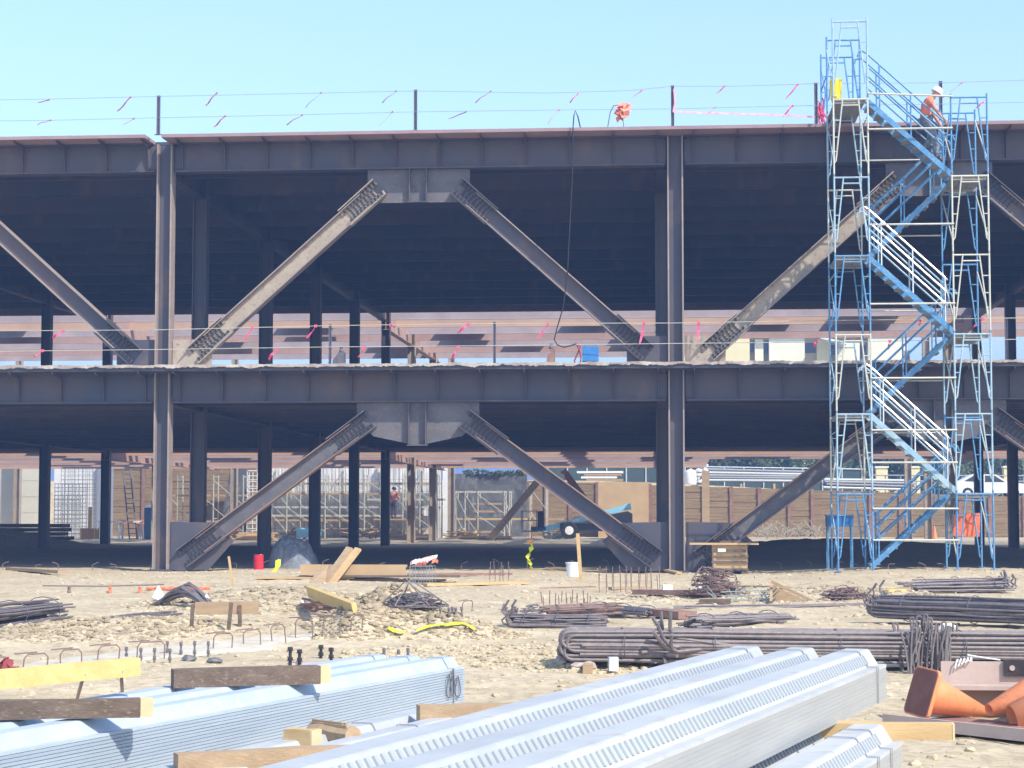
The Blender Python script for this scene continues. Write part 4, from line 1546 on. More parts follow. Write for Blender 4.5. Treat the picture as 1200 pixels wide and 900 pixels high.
# trees
def make_tree(lab, x, Y, h, rad, m, seed, trunk=.25, cat='tree', low=.25):
    r_ = random.Random(seed)
    z0 = gz(x, Y)
    t = thing('tree', lab, cat, (x, Y, z0), 'trees beyond the terrace road')
    mb = MB()
    pts = [Vector((x, Y, z0 - .1)), Vector((x + .1, Y, z0 + h * .3)), Vector((x - .05, Y, z0 + h * .6)), Vector((x, Y, z0 + h * .85))]
    mb.tube(pts, h * .028, 7, r2=h * .008)
    for i in range(6):
        a = r_.uniform(0, 6.28)
        q = pts[1].lerp(pts[2], r_.random())
        mb.tube([q, q + Vector((math.cos(a), math.sin(a), .7)) * rad * .6], h * .012, 5, r2=h * .004)
    mb.build('trunk', 'bark', t)
    mb = MB()
    cl_ = []
    for i in range(16):
        a, e = r_.uniform(0, 6.28), r_.uniform(-.7, 1)
        q = rad * r_.uniform(.35, .85)
        cl_.append((Vector((x + q * math.cos(a), Y + q * math.sin(a), z0 + h * (.62 + .3 * e))), rad * r_.uniform(.28, .5)))
    for i in range(1500):
        c, rr = cl_[r_.randrange(len(cl_))]
        d = Vector((r_.gauss(0, 1), r_.gauss(0, 1), r_.gauss(0, .8)))
        p = c + d * rr * .5
        if p.z < z0 + h * low:
            continue
        u = Vector((r_.uniform(-1, 1), r_.uniform(-1, 1), r_.uniform(-1, 1))).normalized()
        v = u.orthogonal().normalized()
        s_ = r_.uniform(.09, .2) * (1 + h * .05)
        mb.add([p + u * s_, p + v * s_ * .6, p - u * s_, p - v * s_ * .6], [(0, 1, 2, 3)])
    mb.build('crown', m, t)
    return t


tl = [(690, 150, 3.4, 1.8, 'small round tree beyond the fence above the plywood panel'), (850, 152, 4.6, 2.6, 'bushy green tree behind the left end of the stored pipes'), (872, 149, 3.6, 1.9, 'small dark tree behind the middle of the stored pipes'), (912, 153, 5.2, 3.2, 'broad bright green tree behind the right end of the stored pipes'),
      (948, 150, 4.6, 2.4, 'rounded tree just left of the scaffold tower, beyond the fence'), (1020, 154, 5.0, 2.8, 'tree seen between the two scaffold tower legs on the left'), (1055, 156, 5.2, 2.6, 'tree with yellow pillar at its right, behind the lower stair flight'), (1122, 152, 5.2, 2.8, 'tree behind the right scaffold tower legs'), (1165, 155, 5.4, 2.6, 'dark tree above the white parked car'), (1200, 150, 5.0, 2.4, 'tree at the right edge beyond the guard rail'), (800, 155, 4.2, 2.2, 'tree hidden partly by the middle front column')]
for i, (px, Y, h, rad, lab) in enumerate(tl):
    make_tree(lab, X_(px, Y), Y, h, rad, 'leaf' if i % 3 != 2 else 'leaf_dark', 40 + i)

# yellow building far behind
Y = 176
zt = Z_(396, Y)
t = thing('apartment_building', 'pale yellow stucco apartment block seen through the second storey on the right', 'building', (X_(950, Y), Y, gz(X_(950, Y), Y)))


def bb(mb, a, b, y0, y1, pt, pb=None):
    mb.bx(X_(a, Y), X_(b, Y), y0, y1, gz(X_(a, Y), Y) - .5 if pb is None else Z_(pb, Y), Z_(pt, Y))


mb = MB(); bb(mb, 780, 1068, Y + 2.2, Y + 12, 393); mb.build('wall', 'stucco', t)
for (a, b, dep, pt, m) in ((845, 880, .0, 397, 'stucco'), (886.5, 896.5, .6, 398, 'stucco_pale'), (903, 945, .2, 397, 'stucco_pale'), (960, 976, .5, 399, 'stucco'), (984, 1010, .3, 401, 'stucco_pale'), (1020, 1066, .1, 396, 'stucco_pale')):
    mb = MB(); bb(mb, a, b, Y + dep, Y + 2.17, pt); mb.build('wall_bay', m, t)
for (a, b, pt, pb) in ((881, 886, 400, 412), (897, 902.5, 400, 413), (946, 959, 401, 413), (977, 983, 404, 415), (1011, 1019, 404, 420), (905, 912, 446, 458), (930, 940, 446, 458), (905, 912, 548, 560), (960, 972, 548, 560)):
    mb = MB(); bb(mb, a, b, Y + 2.1, Y + 2.17, pt, pb); mb.build('window', 'darkglass', t)
mb = MB()
mb.prism([(X_(962, Y), Y - .6, Z_(398, Y)), (X_(993, Y), Y - .6, Z_(404.5, Y)), (X_(993, Y), Y - .6, Z_(407, Y)), (X_(962, Y), Y - .6, Z_(400, Y))], 1.6, (0, 1, 0))
mb.prism([(X_(840, Y), Y + 6, Z_(392.8, Y)), (X_(1070, Y), Y + 6, Z_(392.8, Y)), (X_(1070, Y), Y + 6, Z_(391, Y)), (X_(840, Y), Y + 6, Z_(391, Y))], 12.5, (0, 1, 0))
mb.build('roof', 'white', t)
for i, px in enumerate((1034, 1072, 1184)):
    Yp = 147
    x = X_(px, Yp)
    t = thing('gate_pillar', ['yellow stucco pillar left of the lower stair flight beyond the terrace', 'yellow stucco pillar behind the middle of the lower stair flight', 'yellow stucco pillar above the white parked car'][i], 'pillar', (x, Yp, gz(x, Yp)))
    MB().bx(x - .42, x + .42, Yp, Yp + .8, gz(x, Yp) - .1, Z_(549, Yp)).build('shaft', 'stucco', t)
    MB().bx(x - .5, x + .5, Yp - .08, Yp + .88, Z_(549, Yp) + .003, Z_(547, Yp)).build('cap', 'stucco_pale', t)

# more site clutter between the frame and the far walls
def sawhorse(px, py, Y, lab):
    p = at(px, py, Y)
    p.z = gz(p.x, Y)
    t = thing('sawhorse', lab, 'sawhorse', p)
    MB().box(p + Vector((0, 0, .92)), (1.3, .10, .09)).build('beam', 'white', t)
    for sx in (-.5, .5):
        for sy in (-.28, .28):
            q = MB()
            q.bar(p + Vector((sx, 0, .88)), p + Vector((sx * 1.15, sy, -.03)), .06, .05)
            q.build('leg', 'white', t)


sawhorse(154, 622, 103.5, 'white sawhorse behind the ladder foot')
sawhorse(128, 624, 104.5, 'white sawhorse between the plywood crate and the ladder')
sawhorse(222, 620, 105, 'white sawhorse right of the front column before the left timber wall')
p = at(150, 612, 106.5)
tag(MB().bx(X_(140, 106.5), X_(182, 106.5), 106.5, 106.7, .78, 1.02).build('beam', mat('orange_steel_beam', (.55, .22, .09), (.62, .30, .14), 3, .7), loc=p), 'long orange beam lying on the sawhorses behind the ladder', 'beam')
for xx in (142, 160, 179):
    pass
mb = MB()
for xx in (143, 161, 179):
    mb.bx(X_(xx, 106.5) - .06, X_(xx, 106.5) + .06, 106.52, 106.68, -.05, .777)
tag(mb.build('beam_trestle', 'wood_old', loc=p), 'low wooden trestle legs carrying the long orange beam', 'trestle')
bscaf('scaffold frames with two plank levels in front of the left timber wall', 110.5, [178, 208, 250, 285], [(176, 290, 611, 'wood_tan'), (200, 290, 580, 'wood_tan')], 176, 290, 556)
bscaf('rear scaffold bays with many braces close to the sheeted wall', 110.2, [318, 352, 398, 446, 492], [(305, 515, 566, 'wood_tan'), (305, 515, 594, 'gal_old'), (380, 500, 620, 'wood_tan')], 305, 515, 549)
for i, (px, Y, h, lab) in enumerate(((262, 103, .5, 'low orange tan lumber heap between dark columns behind the left front brace'), (345, 104.5, .35, 'flat tan lumber heap behind the tarp pile'), (425, 105, .4, 'low lumber heap below the sheeted wall, between two dark columns'), (545, 105.5, .35, 'low lumber heap in front of the dark shotcrete wall'), (655, 106, .45, 'pale rubble and board heap left of the boom lift wheels'))):
    p = at(px, 626, Y)
    p.z = 0
    mb = MB()
    for k in range(22):
        c = p + Vector((rnd.uniform(-.9, .9), rnd.uniform(-.5, .5), rnd.uniform(.03, h)))
        e = Vector((rnd.uniform(-1, 1), rnd.uniform(-.6, .6), rnd.uniform(-.15, .25))).normalized() * rnd.uniform(.3, .7)
        mb.bar(c - e, c + e, .12, .05)
    tag(mb.build('lumber_heap', ['wood', 'wood_tan', 'wood_tan', 'wood', 'conc_wall'][i], loc=p), lab, 'lumber')
p = at(362, 627, 103)
tag(MB().box(Vector((p.x, 103, .35)), (1.3, .8, .5), rz=.2).build('tarp_bundle', 'boomblue', loc=(p.x, 103, 0)), 'bright blue tarp bundle behind the grey tarp pile', 'tarp')
Y = 79
t = thing('timber_stack', 'dark stack of timbers in the building shade at the far left', 'timber', (X_(60, Y), Y, 0))
for i in range(5):
    MB().box((X_(38, Y) + rnd.uniform(-.15, .15), Y, .18 + i * .17), (3.0, .9, .15)).build('timber', 'wood_old', t)

# far belt of trees closing the view beyond the road
mb = MB()
for i in range(9000):
    px = rnd.uniform(660, 1280)
    Yh = rnd.uniform(160, 172)
    x = X_(px, Yh)
    zb = gz(x, Yh)
    hh = 3.6 + 1.2 * noise.noise(Vector((x * .35, 2, 0))) + .8 * noise.noise(Vector((x * 1.1, 5, 0)))
    p = Vector((x, Yh, zb + rnd.random() ** .7 * hh))
    u = Vector((rnd.uniform(-1, 1), rnd.uniform(-1, 1), rnd.uniform(-1, 1))).normalized()
    v = u.orthogonal().normalized()
    s_ = rnd.uniform(.18, .38)
    mb.add([p + u * s_, p + v * s_ * .6, p - u * s_, p - v * s_ * .6], [(0, 1, 2, 3)])
tag(mb.build('treeline', 'leaf'), 'low green belt of trees beyond the terrace road', kind='stuff')
# small machines on the second floor slab
for (pa, pb, pt, lab) in ((391, 404, 413, 'small grey hoist with a knob on the slab between dark columns'), (641, 650, 409, 'dark brown steel box on the slab left of the welding box')):
    Ys = YF - .3
    a, b = at(pa, 425, Ys), at(pb, 425, Ys)
    ztp = at(pa, pt, Ys).z
    t = thing('hoist' if pa < 400 else 'steel_box', lab, 'machine', ((a.x + b.x) / 2, Ys, SLAB))
    q = MB()
    q.prism([(a.x, Ys, SLAB + .01), (b.x, Ys, SLAB + .01), (b.x, Ys, ztp), (a.x + (b.x - a.x) * .55, Ys, ztp), (a.x, Ys, SLAB + .12)], .3, (0, 1, 0))
    q.build('body', 'post' if pa < 400 else 'rust', t)
    q = MB()
    q.lathe([(.05, ztp + .002), (.06, ztp + .03), (.03, ztp + .09), (.05, ztp + .12)], (b.x - .08, Ys, 0), 10)
    q.build('knob', 'post', t)
# ------------------------------------------------------------------ foreground: metal deck bundles
FH = Vector((-math.sin(YAW), math.cos(YAW), 0))
RH = Vector((math.cos(YAW), math.sin(YAW), 0))


def cl_(lat, D, z):
    return Vector((0, 0, z)) + RH * lat + FH * D


def sheet_profile():
    pts = [(0, 0), (.045, 0)]
    u = .045
    for i in range(3):
        pts += [(u + .045, .072), (u + .055, .076), (u + .165, .076), (u + .175, .072), (u + .22, 0)]
        u += .22
        if i < 2:
            pts.append((u + .075, 0))
            u += .075
    pts.append((.91, 0))
    return pts


PROF = sheet_profile()


def deck_bundle(lab, O, ang, L, n, sp, m_top, m_side, straps, emboss=True, jit=.03, lipf=.97, duj=.001):
    """O: far corner of the right edge at valley height of the top sheet; ang: direction of length from the camera axis"""
    d = FH * math.cos(ang) + RH * math.sin(ang)
    W = d.cross(Vector((0, 0, 1))) * -1
    loc = O - d * (L / 2) + W * .45
    loc.z = O.z - n * sp
    t = thing('metal_deck_bundle', lab, 'metal decking', loc)

    def P(u, z, s_):
        return O + W * u + Vector((0, 0, z)) - d * s_
    for k in range(n):
        dz = -k * sp
        e0 = rnd.uniform(-jit, jit)
        du = rnd.uniform(-duj, duj)
        th = .005
        lip = sp * lipf
        top = [(0, -lip)] + PROF + [(.91, -lip)]
        inn = [(.906, -lip)] + [(min(max(u, .004), .906), z - th) for u, z in reversed(PROF)] + [(.004, -lip)]
        loop = top + inn
        mb = MB()
        nn = len(loop)
        vs = [P(u + du, z + dz, e0) for u, z in loop] + [P(u + du, z + dz, L + e0) for u, z in loop]
        fs = [(i, (i + 1) % nn, nn + (i + 1) % nn, nn + i) for i in range(nn)]
        h = len(top)
        # end caps as quads between top and inner lines
        for e in (0, nn):
            for i in range(h - 1):
                fs.append((e + i, e + i + 1, e + nn - 2 - i, e + nn - 1 - i))
        mb.add(vs, fs)
        s_ = mb.build('deck_sheet', m_top if k == 0 else m_side, t)
        if k == 0 and emboss:
            for r_ in range(3):
                em = MB()
                u0 = .045 + r_ * .295
                for (ua, za, ub, zb) in ((u0, 0, u0 + .045, .072),):
                    c = Vector(((ua + ub) / 2, (za + zb) / 2, 0))
                    sl = Vector((ub - ua, zb - za, 0)).normalized()
                    s0 = .25
                    while s0 < L - .1:
                        a = P(c.x - sl.x * .026, c.y - sl.y * .026 + .0, s0)
                        b = P(c.x + sl.x * .026, c.y + sl.y * .026 + .0, s0)
                        nrm = (b - a).cross(d).normalized()
                        if nrm.z < 0:
                            nrm = -nrm
                        em.bar(a + nrm * .004, b + nrm * .004, .026, .008, up=nrm)
                        s0 += .058
                em.build('embossment', 'emboss', s_)  # raised embossed dashes along the slope
    for s0 in straps:
        q = MB()
        path = [P(-.008, -n * sp, s0)] + [P(-.008, .004, s0)] + [P(u, z + .006, s0) for u, z in PROF[1:-1]] + [P(.918, .004, s0), P(.918, -n * sp, s0)]
        q.strip(path, d, .014, .003)
        q.build('strap', 'wire', t)
    return t, d, W, P


G0 = -.2
b1, d1, W1, P1 = deck_bundle('upper bundle of shiny ribbed metal decking resting on a 2x4 at the right', cl_(1.96, 10.35, .565), R(20.7), 6.5, 10, .018, 'galv_deck', 'galv_side', (.28,), jit=.03)
b2, d2, W2, P2 = deck_bundle('lower bundle of metal decking beneath the upper bundle at the bottom right', cl_(1.78, 9.05, .31), R(20.7), 5.5, 14, .018, 'galv_deck', 'galv_side', (.3, .62), jit=.03)
b3, d3, W3, P3 = deck_bundle('long flat bundle of nested metal decking lying at the lower left', cl_(-.37, 15.35, .165), R(21.5), 7.5, 14, .0193, 'galv_top_blue', 'galv_blue', (.22,), emboss=False, jit=.012, lipf=.86, duj=.003)
b4, d4, W4, P4 = deck_bundle('low bundle of metal decking on the ground between the two large bundles', cl_(.25, 12.6, .03), R(22.0), 6.0, 7, .02, 'galv_deck', 'galv_side', (1.2,), emboss=False, jit=.05)
# wire coil on the strap of the left bundle
q = MB()
for (du, r1, r2, zc) in ((.12, .04, .09, -.12), (.05, .035, .10, -.1), (-.05, .045, .08, -.14)):
    pts = []
    for k in range(15):
        a = k / 14 * 6.28
        pts.append(P3(-.018 - .006 * math.sin(a * 2), zc + r2 * math.sin(a), .22 + du + r1 * math.cos(a)))
    q.tube(pts, .005, 5)
q.build('tie_wire', 'post', b3)


def timber(name, a, b, w_, h_, m, lab, cat='timber', up=(0, 0, 1)):
    a, b = Vector(a), Vector(b)
    mb = MB()
    L = (b - a).length
    n = max(2, int(L / .25))
    # slightly uneven sawn timber
    x = (b - a) / L
    y = Vector(up).cross(x).normalized()
    z = x.cross(y)
    vs = []
    for i in range(n + 1):
        p = a + x * (L * i / n)
        for (sy, sz) in ((-1, -1), (1, -1), (1, 1), (-1, 1)):
            j = rnd.uniform(-.004, .004)
            vs.append(p + y * (sy * w_ / 2 + j) + z * (sz * h_ / 2 + rnd.uniform(-.004, .004)))
    fs = [(0, 1, 2, 3), (n * 4 + 3, n * 4 + 2, n * 4 + 1, n * 4)]
    for i in range(n):
        for j in range(4):
            fs.append((i * 4 + j, (i + 1) * 4 + j, (i + 1) * 4 + (j + 1) % 4, i * 4 + (j + 1) % 4))
    mb.add(vs, fs)
    o = mb.build(name, m, loc=(a + b) / 2)
    if m in ('wood_old', 'wood_tan', 'wood') and w_ > .08 and h_ > .07:
        MB().bar(b + x * .002, b + x * (.07 if m == 'wood_old' else .012), w_ * .985, h_ * .985, up=up).build('end_grain', 'end_grain', o)
    return tag(o, lab, cat)


# 2x4 under the upper right bundle
timber('lumber', onz(938, 853, .355) - RH * .3, onz(1115, 857, .355), .085, .075, 'wood', 'fresh yellow 2x4 sticking out between the two right decking bundles', 'lumber')
# dunnage on the left bundle
timber('dunnage_timber', onz(-40, 833, .30), onz(164, 829, .30), .11, .10, 'wood_old', 'dark weathered timber lying across the near end of the left decking bundle')
timber('dunnage_timber', onz(202, 795, .30), onz(373, 790, .30), .11, .115, 'wood_old', 'dark weathered timber lying across the middle of the left decking bundle')
for (px, py) in ((100, 845), (322, 800), (235, 803), (78, 846)):
    pass
timber('dunnage_timber', onz(490, 838, .12), onz(640, 833, .12) + RH * .3, .12, .12, 'wood_tan', 'tan timber block sticking out left from under the ribbed decking bundle')
timber('dunnage_timber', onz(206, 897, .12), onz(420, 884, .12) + RH * .3, .12, .12, 'wood_tan', 'tan timber at the bottom edge under the low decking bundle end')
timber('dunnage_timber', onz(338, 867, .10), onz(369, 869, .10), .10, .13, 'wood', 'short cut yellow timber block beneath the front edge of the left bundle', 'timber')
# split log
a, b = onz(368, 858, .10), onz(414, 864, .10)
mb = MB()
mb.tube([a, a.lerp(b, .3) + Vector((0, 0, .012)), a.lerp(b, .7), b], .062, 9)
for i in range(6):
    o = Vector((0, rnd.uniform(-.04, .04), .05 + rnd.uniform(-.02, .02)))
    mb.bar(a + o, b.lerp(a, rnd.uniform(.05, .4)) + o, .02, .018)
tag(mb.build('split_log', 'wood_tan', loc=a), 'splintered wood chunk beside the cut timber block', 'log')
# yellow board on rebar stakes at the left edge
a, b = onz(-60, 801, .42), onz(162, 781, .42)
timber('plank', a, b, .045, .11, 'wood_yel', 'bright yellow board raised on rebar stakes at the left edge', 'plank')
for (p0, p1, lab) in ((a.lerp(b, .91), gp(144.5, 815), 'upright rebar stake holding the yellow board'), (a.lerp(b, .70), gp(87, 818), 'slanting rebar stake bracing the yellow board')):
    mb = MB()
    mb.tube([p0 + Vector((0, -.034, -.02)), p1 - Vector((0, 0, .1))], .012, 6)
    tag(mb.build('rebar_stake', 'rebar', loc=p1), lab, 'stake')
# red white scrap at far left
p = gp(4, 790)
mb = MB()
for i in range(9):
    c = p + Vector((rnd.uniform(-.08, .12), rnd.uniform(-.05, .05), rnd.uniform(.02, .16)))
    u = Vector((rnd.uniform(-1, 1), rnd.uniform(-1, 1), rnd.uniform(-1, 1))).normalized()
    v = u.orthogonal()
    mb.prism([c + u * .07, c + v * .05, c - u * .07, c - v * .05], .006, u.cross(v))
tag(mb.build('cloth_scrap', 'redcloth', loc=p), 'crumpled dark red scrap above the yellow board at the left edge', 'scrap')

# ------------------------------------------------------------------ grade beam, hairpins, anchor bolts
mb = MB()
cp = [(10, 790), (90, 777), (170, 768), (250, 762), (320, 748), (375, 742)]
hw = [.35, .62, .85, .85, .36, .2]
vs, fs = [], []
pts = [gp(*c) for c in cp]
sub = []
for i in range(len(pts) - 1):
    for k in range(8):
        f = k / 8
        sub.append((pts[i].lerp(pts[i + 1], f), hw[i] + (hw[i + 1] - hw[i]) * f))
for i, (p, h) in enumerate(sub):
    q = sub[min(i + 1, len(sub) - 1)][0] - sub[max(i - 1, 0)][0]
    q.z = 0
    q.normalize()
    nrm = Vector((-q.y, q.x, 0))
    for s_ in (-1, -.5, 0, .5, 1):
        e = p + nrm * (h * s_ * (1 + (.35 * noise.noise(Vector((i * .35, s_ * 7, 0))) if abs(s_) == 1 else 0)))
        vs.append((e.x, e.y, gfull(e.x, e.y) + (.03 if abs(s_) < 1 else -.03)))
n = len(sub)
for i in range(n - 1):
    for j in range(4):
        fs.append((i * 5 + j, i * 5 + j + 1, (i + 1) * 5 + j + 1, (i + 1) * 5 + j))
mb.add(vs, fs)
gb = mb.build('grade_beam', mat('white_lean_concrete', (.49, .43, .33), (.60, .55, .45), 2.5, .95, 0, .2, 20, c3=(.48, .40, .28)))
tag(gb, kind='structure')

hp = [(25, 53, 787, 767), (71, 96, 781, 762), (113, 138, 776, 757), (160, 192, 774, 753), (-14, 8, 783, 771), (249, 271, 765, 743), (286, 306, 759, 739), (320, 336, 754, 733), (346, 366, 748, 725), (377, 397, 744, 723), (411, 424, 738, 722), (540, 552, 718, 705)]
for (a, b, yb, yt) in hp:
    p0, p1 = gp(a, yb), gp(b, yb - 1)
    h = (yb - yt) / 2300 * p0.y
    mb = MB()
    z0 = min(p0.z, p1.z)
    jx = rnd.uniform(-.03, .03)
    T0, T1 = Vector((p0.x + jx, p0.y, z0 + h)), Vector((p1.x + jx, p1.y, z0 + h + .01))
    e = (T1 - T0).normalized()
    mb.tube([(p0.x, p0.y, z0 - .1), T0 - Vector((0, 0, .04)), T0 + e * .035, T1 - e * .035, T1 - Vector((0, 0, .04)), (p1.x, p1.y, z0 - .1)], .0075, 6)
    mb.tube([T0 - e * .1 + Vector((0, .016, .012)), T0 + e * .12 + Vector((0, .016, .016))], .0075, 5)
    tag(mb.build('rebar_hairpin', 'rebar_rust', loc=p0), 'rusty upside-down U rebar hairpin standing in the pale footing strip', 'rebar', 'rebar hairpins along the footing')

ab = [(148, 758, 773), (165, 759, 776), (181, 759, 777), (196, 751, 768), (199, 760, 778), (212, 752, 770), (228, 751, 771), (244, 751, 771), (450, 760, 769), (467, 762, 769), (478, 760, 772), (526, 712, 725), (530, 711, 724), (534, 712, 725), (541, 711, 726), (516, 713, 724)]


def bolt(px, yt, yb, r_, m, lab, grp):
    p = gp(px, yb)
    h = (yb - yt) / 2300 * p.y
    t = thing('anchor_bolt', lab, 'bolt', p, grp)
    mb = MB()
    mb.tube([(p.x, p.y, p.z - .05), (p.x, p.y, p.z + h)], r_, 7)
    mb.build('rod', m, t)
    for f in (.38, .9):
        q = MB()
        q.lathe([(r_ * 1.5, h * f - .015), (r_ * 1.6, h * f - .01), (r_ * 1.6, h * f + .01), (r_ * 1.5, h * f + .015)], p, 6)
        q.lathe([(r_ * 2.1, h * f - .022), (r_ * 2.1, h * f - .017)], p, 10)
        q.build('nut', m, t)


for (px, yt, yb) in ab:
    bolt(px, yt, yb, .011, 'rebar', 'dark threaded anchor bolt with nuts standing in the footing', 'anchor bolts in the footing')
for (px, yt, yb) in ((340, 758, 780), (351, 761, 780), (376, 756, 772), (388, 759, 775)):
    bolt(px, yt, yb, .017, 'bolt', 'thick black anchor bolt on the reddish plate behind the dark timber', 'thick anchor bolts on the plate')
p = gp(364, 778)
tag(MB().box((p.x, p.y, p.z + .01), (.42, .34, .03), rz=.3).build('base_plate', 'rust_pale', loc=p), 'reddish base plate with four thick black anchor bolts', 'plate')


# ------------------------------------------------------------------ rebar bundles
def rebundle(lab, p0, p1, n, r_, wd, ht, m, hook=0, jit=.15, ties=(.15, .5, .85), fan=0.0, bend=.018, group=None, hookend=0):
    p0, p1 = Vector(p0), Vector(p1)
    t = thing('rebar_bundle', lab, 'rebar', (p0 + p1) / 2, group)
    d = (p1 - p0).normalized()
    s_ = d.cross(Vector((0, 0, 1))).normalized()
    upz = s_.cross(d)
    mb = MB()
    L = (p1 - p0).length
    for i in range(n):
        a = rnd.uniform(-1, 1)
        b = rnd.random()
        o0 = s_ * a * wd / 2 + upz * (b * ht * (1 - .45 * abs(a)) + r_)
        f = 1 + fan * rnd.uniform(-1, 1)
        o1 = s_ * (a * wd / 2 * f + fan * rnd.uniform(-.3, .3)) + upz * (b * ht * (1 - .45 * abs(a)) * (1 - .3 * min(1, fan)) + r_)
        e0, e1 = rnd.uniform(-jit, jit), rnd.uniform(-jit, jit)
        pts = []
        if hook and rnd.random() < hook:
            q = p0 + o0 + d * e0
            sg = Vector((rnd.uniform(-.4, .4), rnd.uniform(-.4, .4), 1)).normalized()
            hh = rnd.uniform(.1, .24)
            pts += [q + sg * hh - d * .03, q + sg * hh * .6 - d * .075, q + sg * hh * .25 - d * .05]
        for k in range(6):
            f = k / 5
            q = p0.lerp(p1, f) + o0.lerp(o1, f) + d * (e0 * (1 - f) + e1 * f)
            q += s_ * rnd.uniform(-bend, bend) + upz * rnd.uniform(0, bend)
            pts.append(q)
        mb.tube(pts, r_, 6)
    mb.build('bars', m, t)
    q = MB()
    for f in ties:
        c = p0.lerp(p1, f)
        ring = []
        for k in range(13):
            a = k / 12 * 6.283
            ring.append(c + s_ * math.cos(a) * (wd / 2 + r_) + upz * (ht * .5 + r_ + math.sin(a) * (ht * .52 + r_)))
        q.tube(ring, .006, 4, cap=False)
    q.build('tie_wire', 'post', t)
    return t


def hairbundle(lab, p0, p1, n, r_, wd, zs, dia, m, hookat=None):
    """bars bent back in a U at the p0 end"""
    p0, p1 = Vector(p0), Vector(p1)
    t = thing('rebar_bundle', lab, 'rebar', (p0 + p1) / 2)
    d = (p1 - p0).normalized()
    s_ = d.cross(Vector((0, 0, 1))).normalized()
    Z = Vector((0, 0, 1))
    mb = MB()
    for zc in zs:
        for i in range(n):
            o = s_ * ((i + .5) / n - .5) * wd + s_ * rnd.uniform(-.01, .01)
            e = rnd.uniform(-.05, .05)
            R_ = dia / 2
            c = p0 + o + d * (R_ + e) + Z * (zc + R_ + rnd.uniform(-.008, .008))
            top = [p0.lerp(p1, f) + o + Z * (zc + dia + rnd.uniform(-.008, .008)) for f in (1, .75, .5, .25)]
            arc = [c + d * (-R_ * math.sin(math.pi * k / 6)) + Z * (R_ * math.cos(math.pi * k / 6)) for k in range(7)]
            bot = [p0.lerp(p1, f) + o + Z * (zc + rnd.uniform(-.008, .008)) for f in (.25, .5, .75, 1)]
            mb.tube(top + arc + bot, r_, 6)
    for i in range(34):
        o = s_ * rnd.uniform(-.5, .5) * wd + Z * rnd.uniform(.02, max(zs) + dia * .9)
        mb.tube([p0.lerp(p1, f) + o + Z * rnd.uniform(-.008, .008) for f in (rnd.uniform(.02, .05), .3, .6, 1)], r_, 6)
    mb.build('bars', m, t)
    if hookat:
        q = MB()
        for i in range(16):
            f = hookat + rnd.uniform(-.015, .015)
            b0 = p0.lerp(p1, f + .12 + rnd.uniform(0, .1)) + s_ * rnd.uniform(-.5, .5) * wd + Z * rnd.uniform(.05, .30)
            b1 = p0.lerp(p1, f) + s_ * rnd.uniform(.1, .62) * wd + Z * rnd.uniform(.06, .28)
            u = Vector((rnd.uniform(-.9, .5), rnd.uniform(-.6, .2), rnd.uniform(-.3, 1))).normalized()
            b2 = b1 - d * .08 + u * .10
            b3 = b2 + u * rnd.uniform(.1, .26)
            q.tube([b0, b1, b1 - d * .05 + u * .03, b2, b3], r_, 6)
        q.build('hooked_bars', m, t)
    q = MB()
    for f in (.12, .3, .55, .8):
        c = p0.lerp(p1, f)
        ring = []
        h = max(zs) + dia
        for k in range(13):
            a = k / 12 * 6.283
            ring.append(c + s_ * math.cos(a) * (wd / 2 + r_ * 2) + Z * (h / 2 + math.sin(a) * (h / 2 + .03)))
        q.tube(ring, .006, 4, cap=False)
    q.build('tie_wire', 'post', t)
    return t


Z = Vector((0, 0, 1))
a = gp(659, 779)
b = gp(1240, 783)
hairbundle('large thick rebar bundle bent back in U shapes at its left end behind the decking', a + Z * .06, b + Z * .06, 7, .0185, .50, (0, .045, .09, .13), .15, 'rebar', hookat=.215)
for i, px in enumerate((690, 1010, 1180)):
    q0 = gp(px, 783)
    mb = MB()
    mb.box(q0 + Vector((0, .1, .01)), (.09, .8, .09))
    tag(mb.build('bearer', 'wood_tan', loc=q0), ['wooden bearer under the left part of the large U bent rebar bundle', 'wooden bearer under the large rebar bundle beside the decking end', 'wooden bearer under the right part of the large rebar bundle'][i], 'bearer')
rebundle('thick tied rebar bundle with hooked left end above the large bundle at the right', gp(1032, 729) + Z * .03, gp(1260, 738) + Z * .03, 60, .015, .55, .33, 'rebar', hook=.8, jit=.06)
rebundle('reddish stack of short rebar with hooked left end in the middle ground', gp(600, 735), gp(708, 736), 34, .014, .45, .16, 'rebar', hook=.7, jit=.06)
rebundle('upper reddish rebar layer lying behind the hooked short stack', gp(640, 728) + Z * .05, gp(722, 727) + Z * .08, 30, .014, .5, .14, 'rebar_rust', jit=.1)
rebundle('grey fanned rebar bundle just right of the reddish stack', gp(690, 718), gp(768, 724), 26, .013, .4, .14, 'rebar', jit=.12, fan=.4)
rebundle('loose rebar bundle with bristling right end below the long thin pipe', gp(810, 737), gp(916, 731), 30, .014, .4, .16, 'rebar', jit=.12, fan=.5)
rebundle('rebar bundle at the left edge with a bristling dark tied middle', gp(-50, 742), gp(66, 726), 44, .014, .5, .30, 'rebar', jit=.2, fan=.3)
rebundle('rebar bundle with thick gathered right end beside the yellow boards on the right', gp(1176, 694), gp(1062, 695), 40, .016, .5, .24, 'rebar', hook=.5, jit=.15, fan=.5)
rebundle('few long thin rods lying on the ground at the left below the arched bundle', gp(138, 727), gp(205, 721), 6, .014, .2, .04, 'rebar', jit=.2, ties=())
rebundle('long thin pipe line lying across the middle right ground', gp(800, 714), gp(1032, 711), 4, .015, .12, .03, 'rebar', jit=.2, ties=())
rebundle('thin pile of rods lying on the low mound of the middle left', gp(352, 707), gp(405, 709), 7, .013, .3, .05, 'rebar', jit=.25, ties=(), fan=.7)
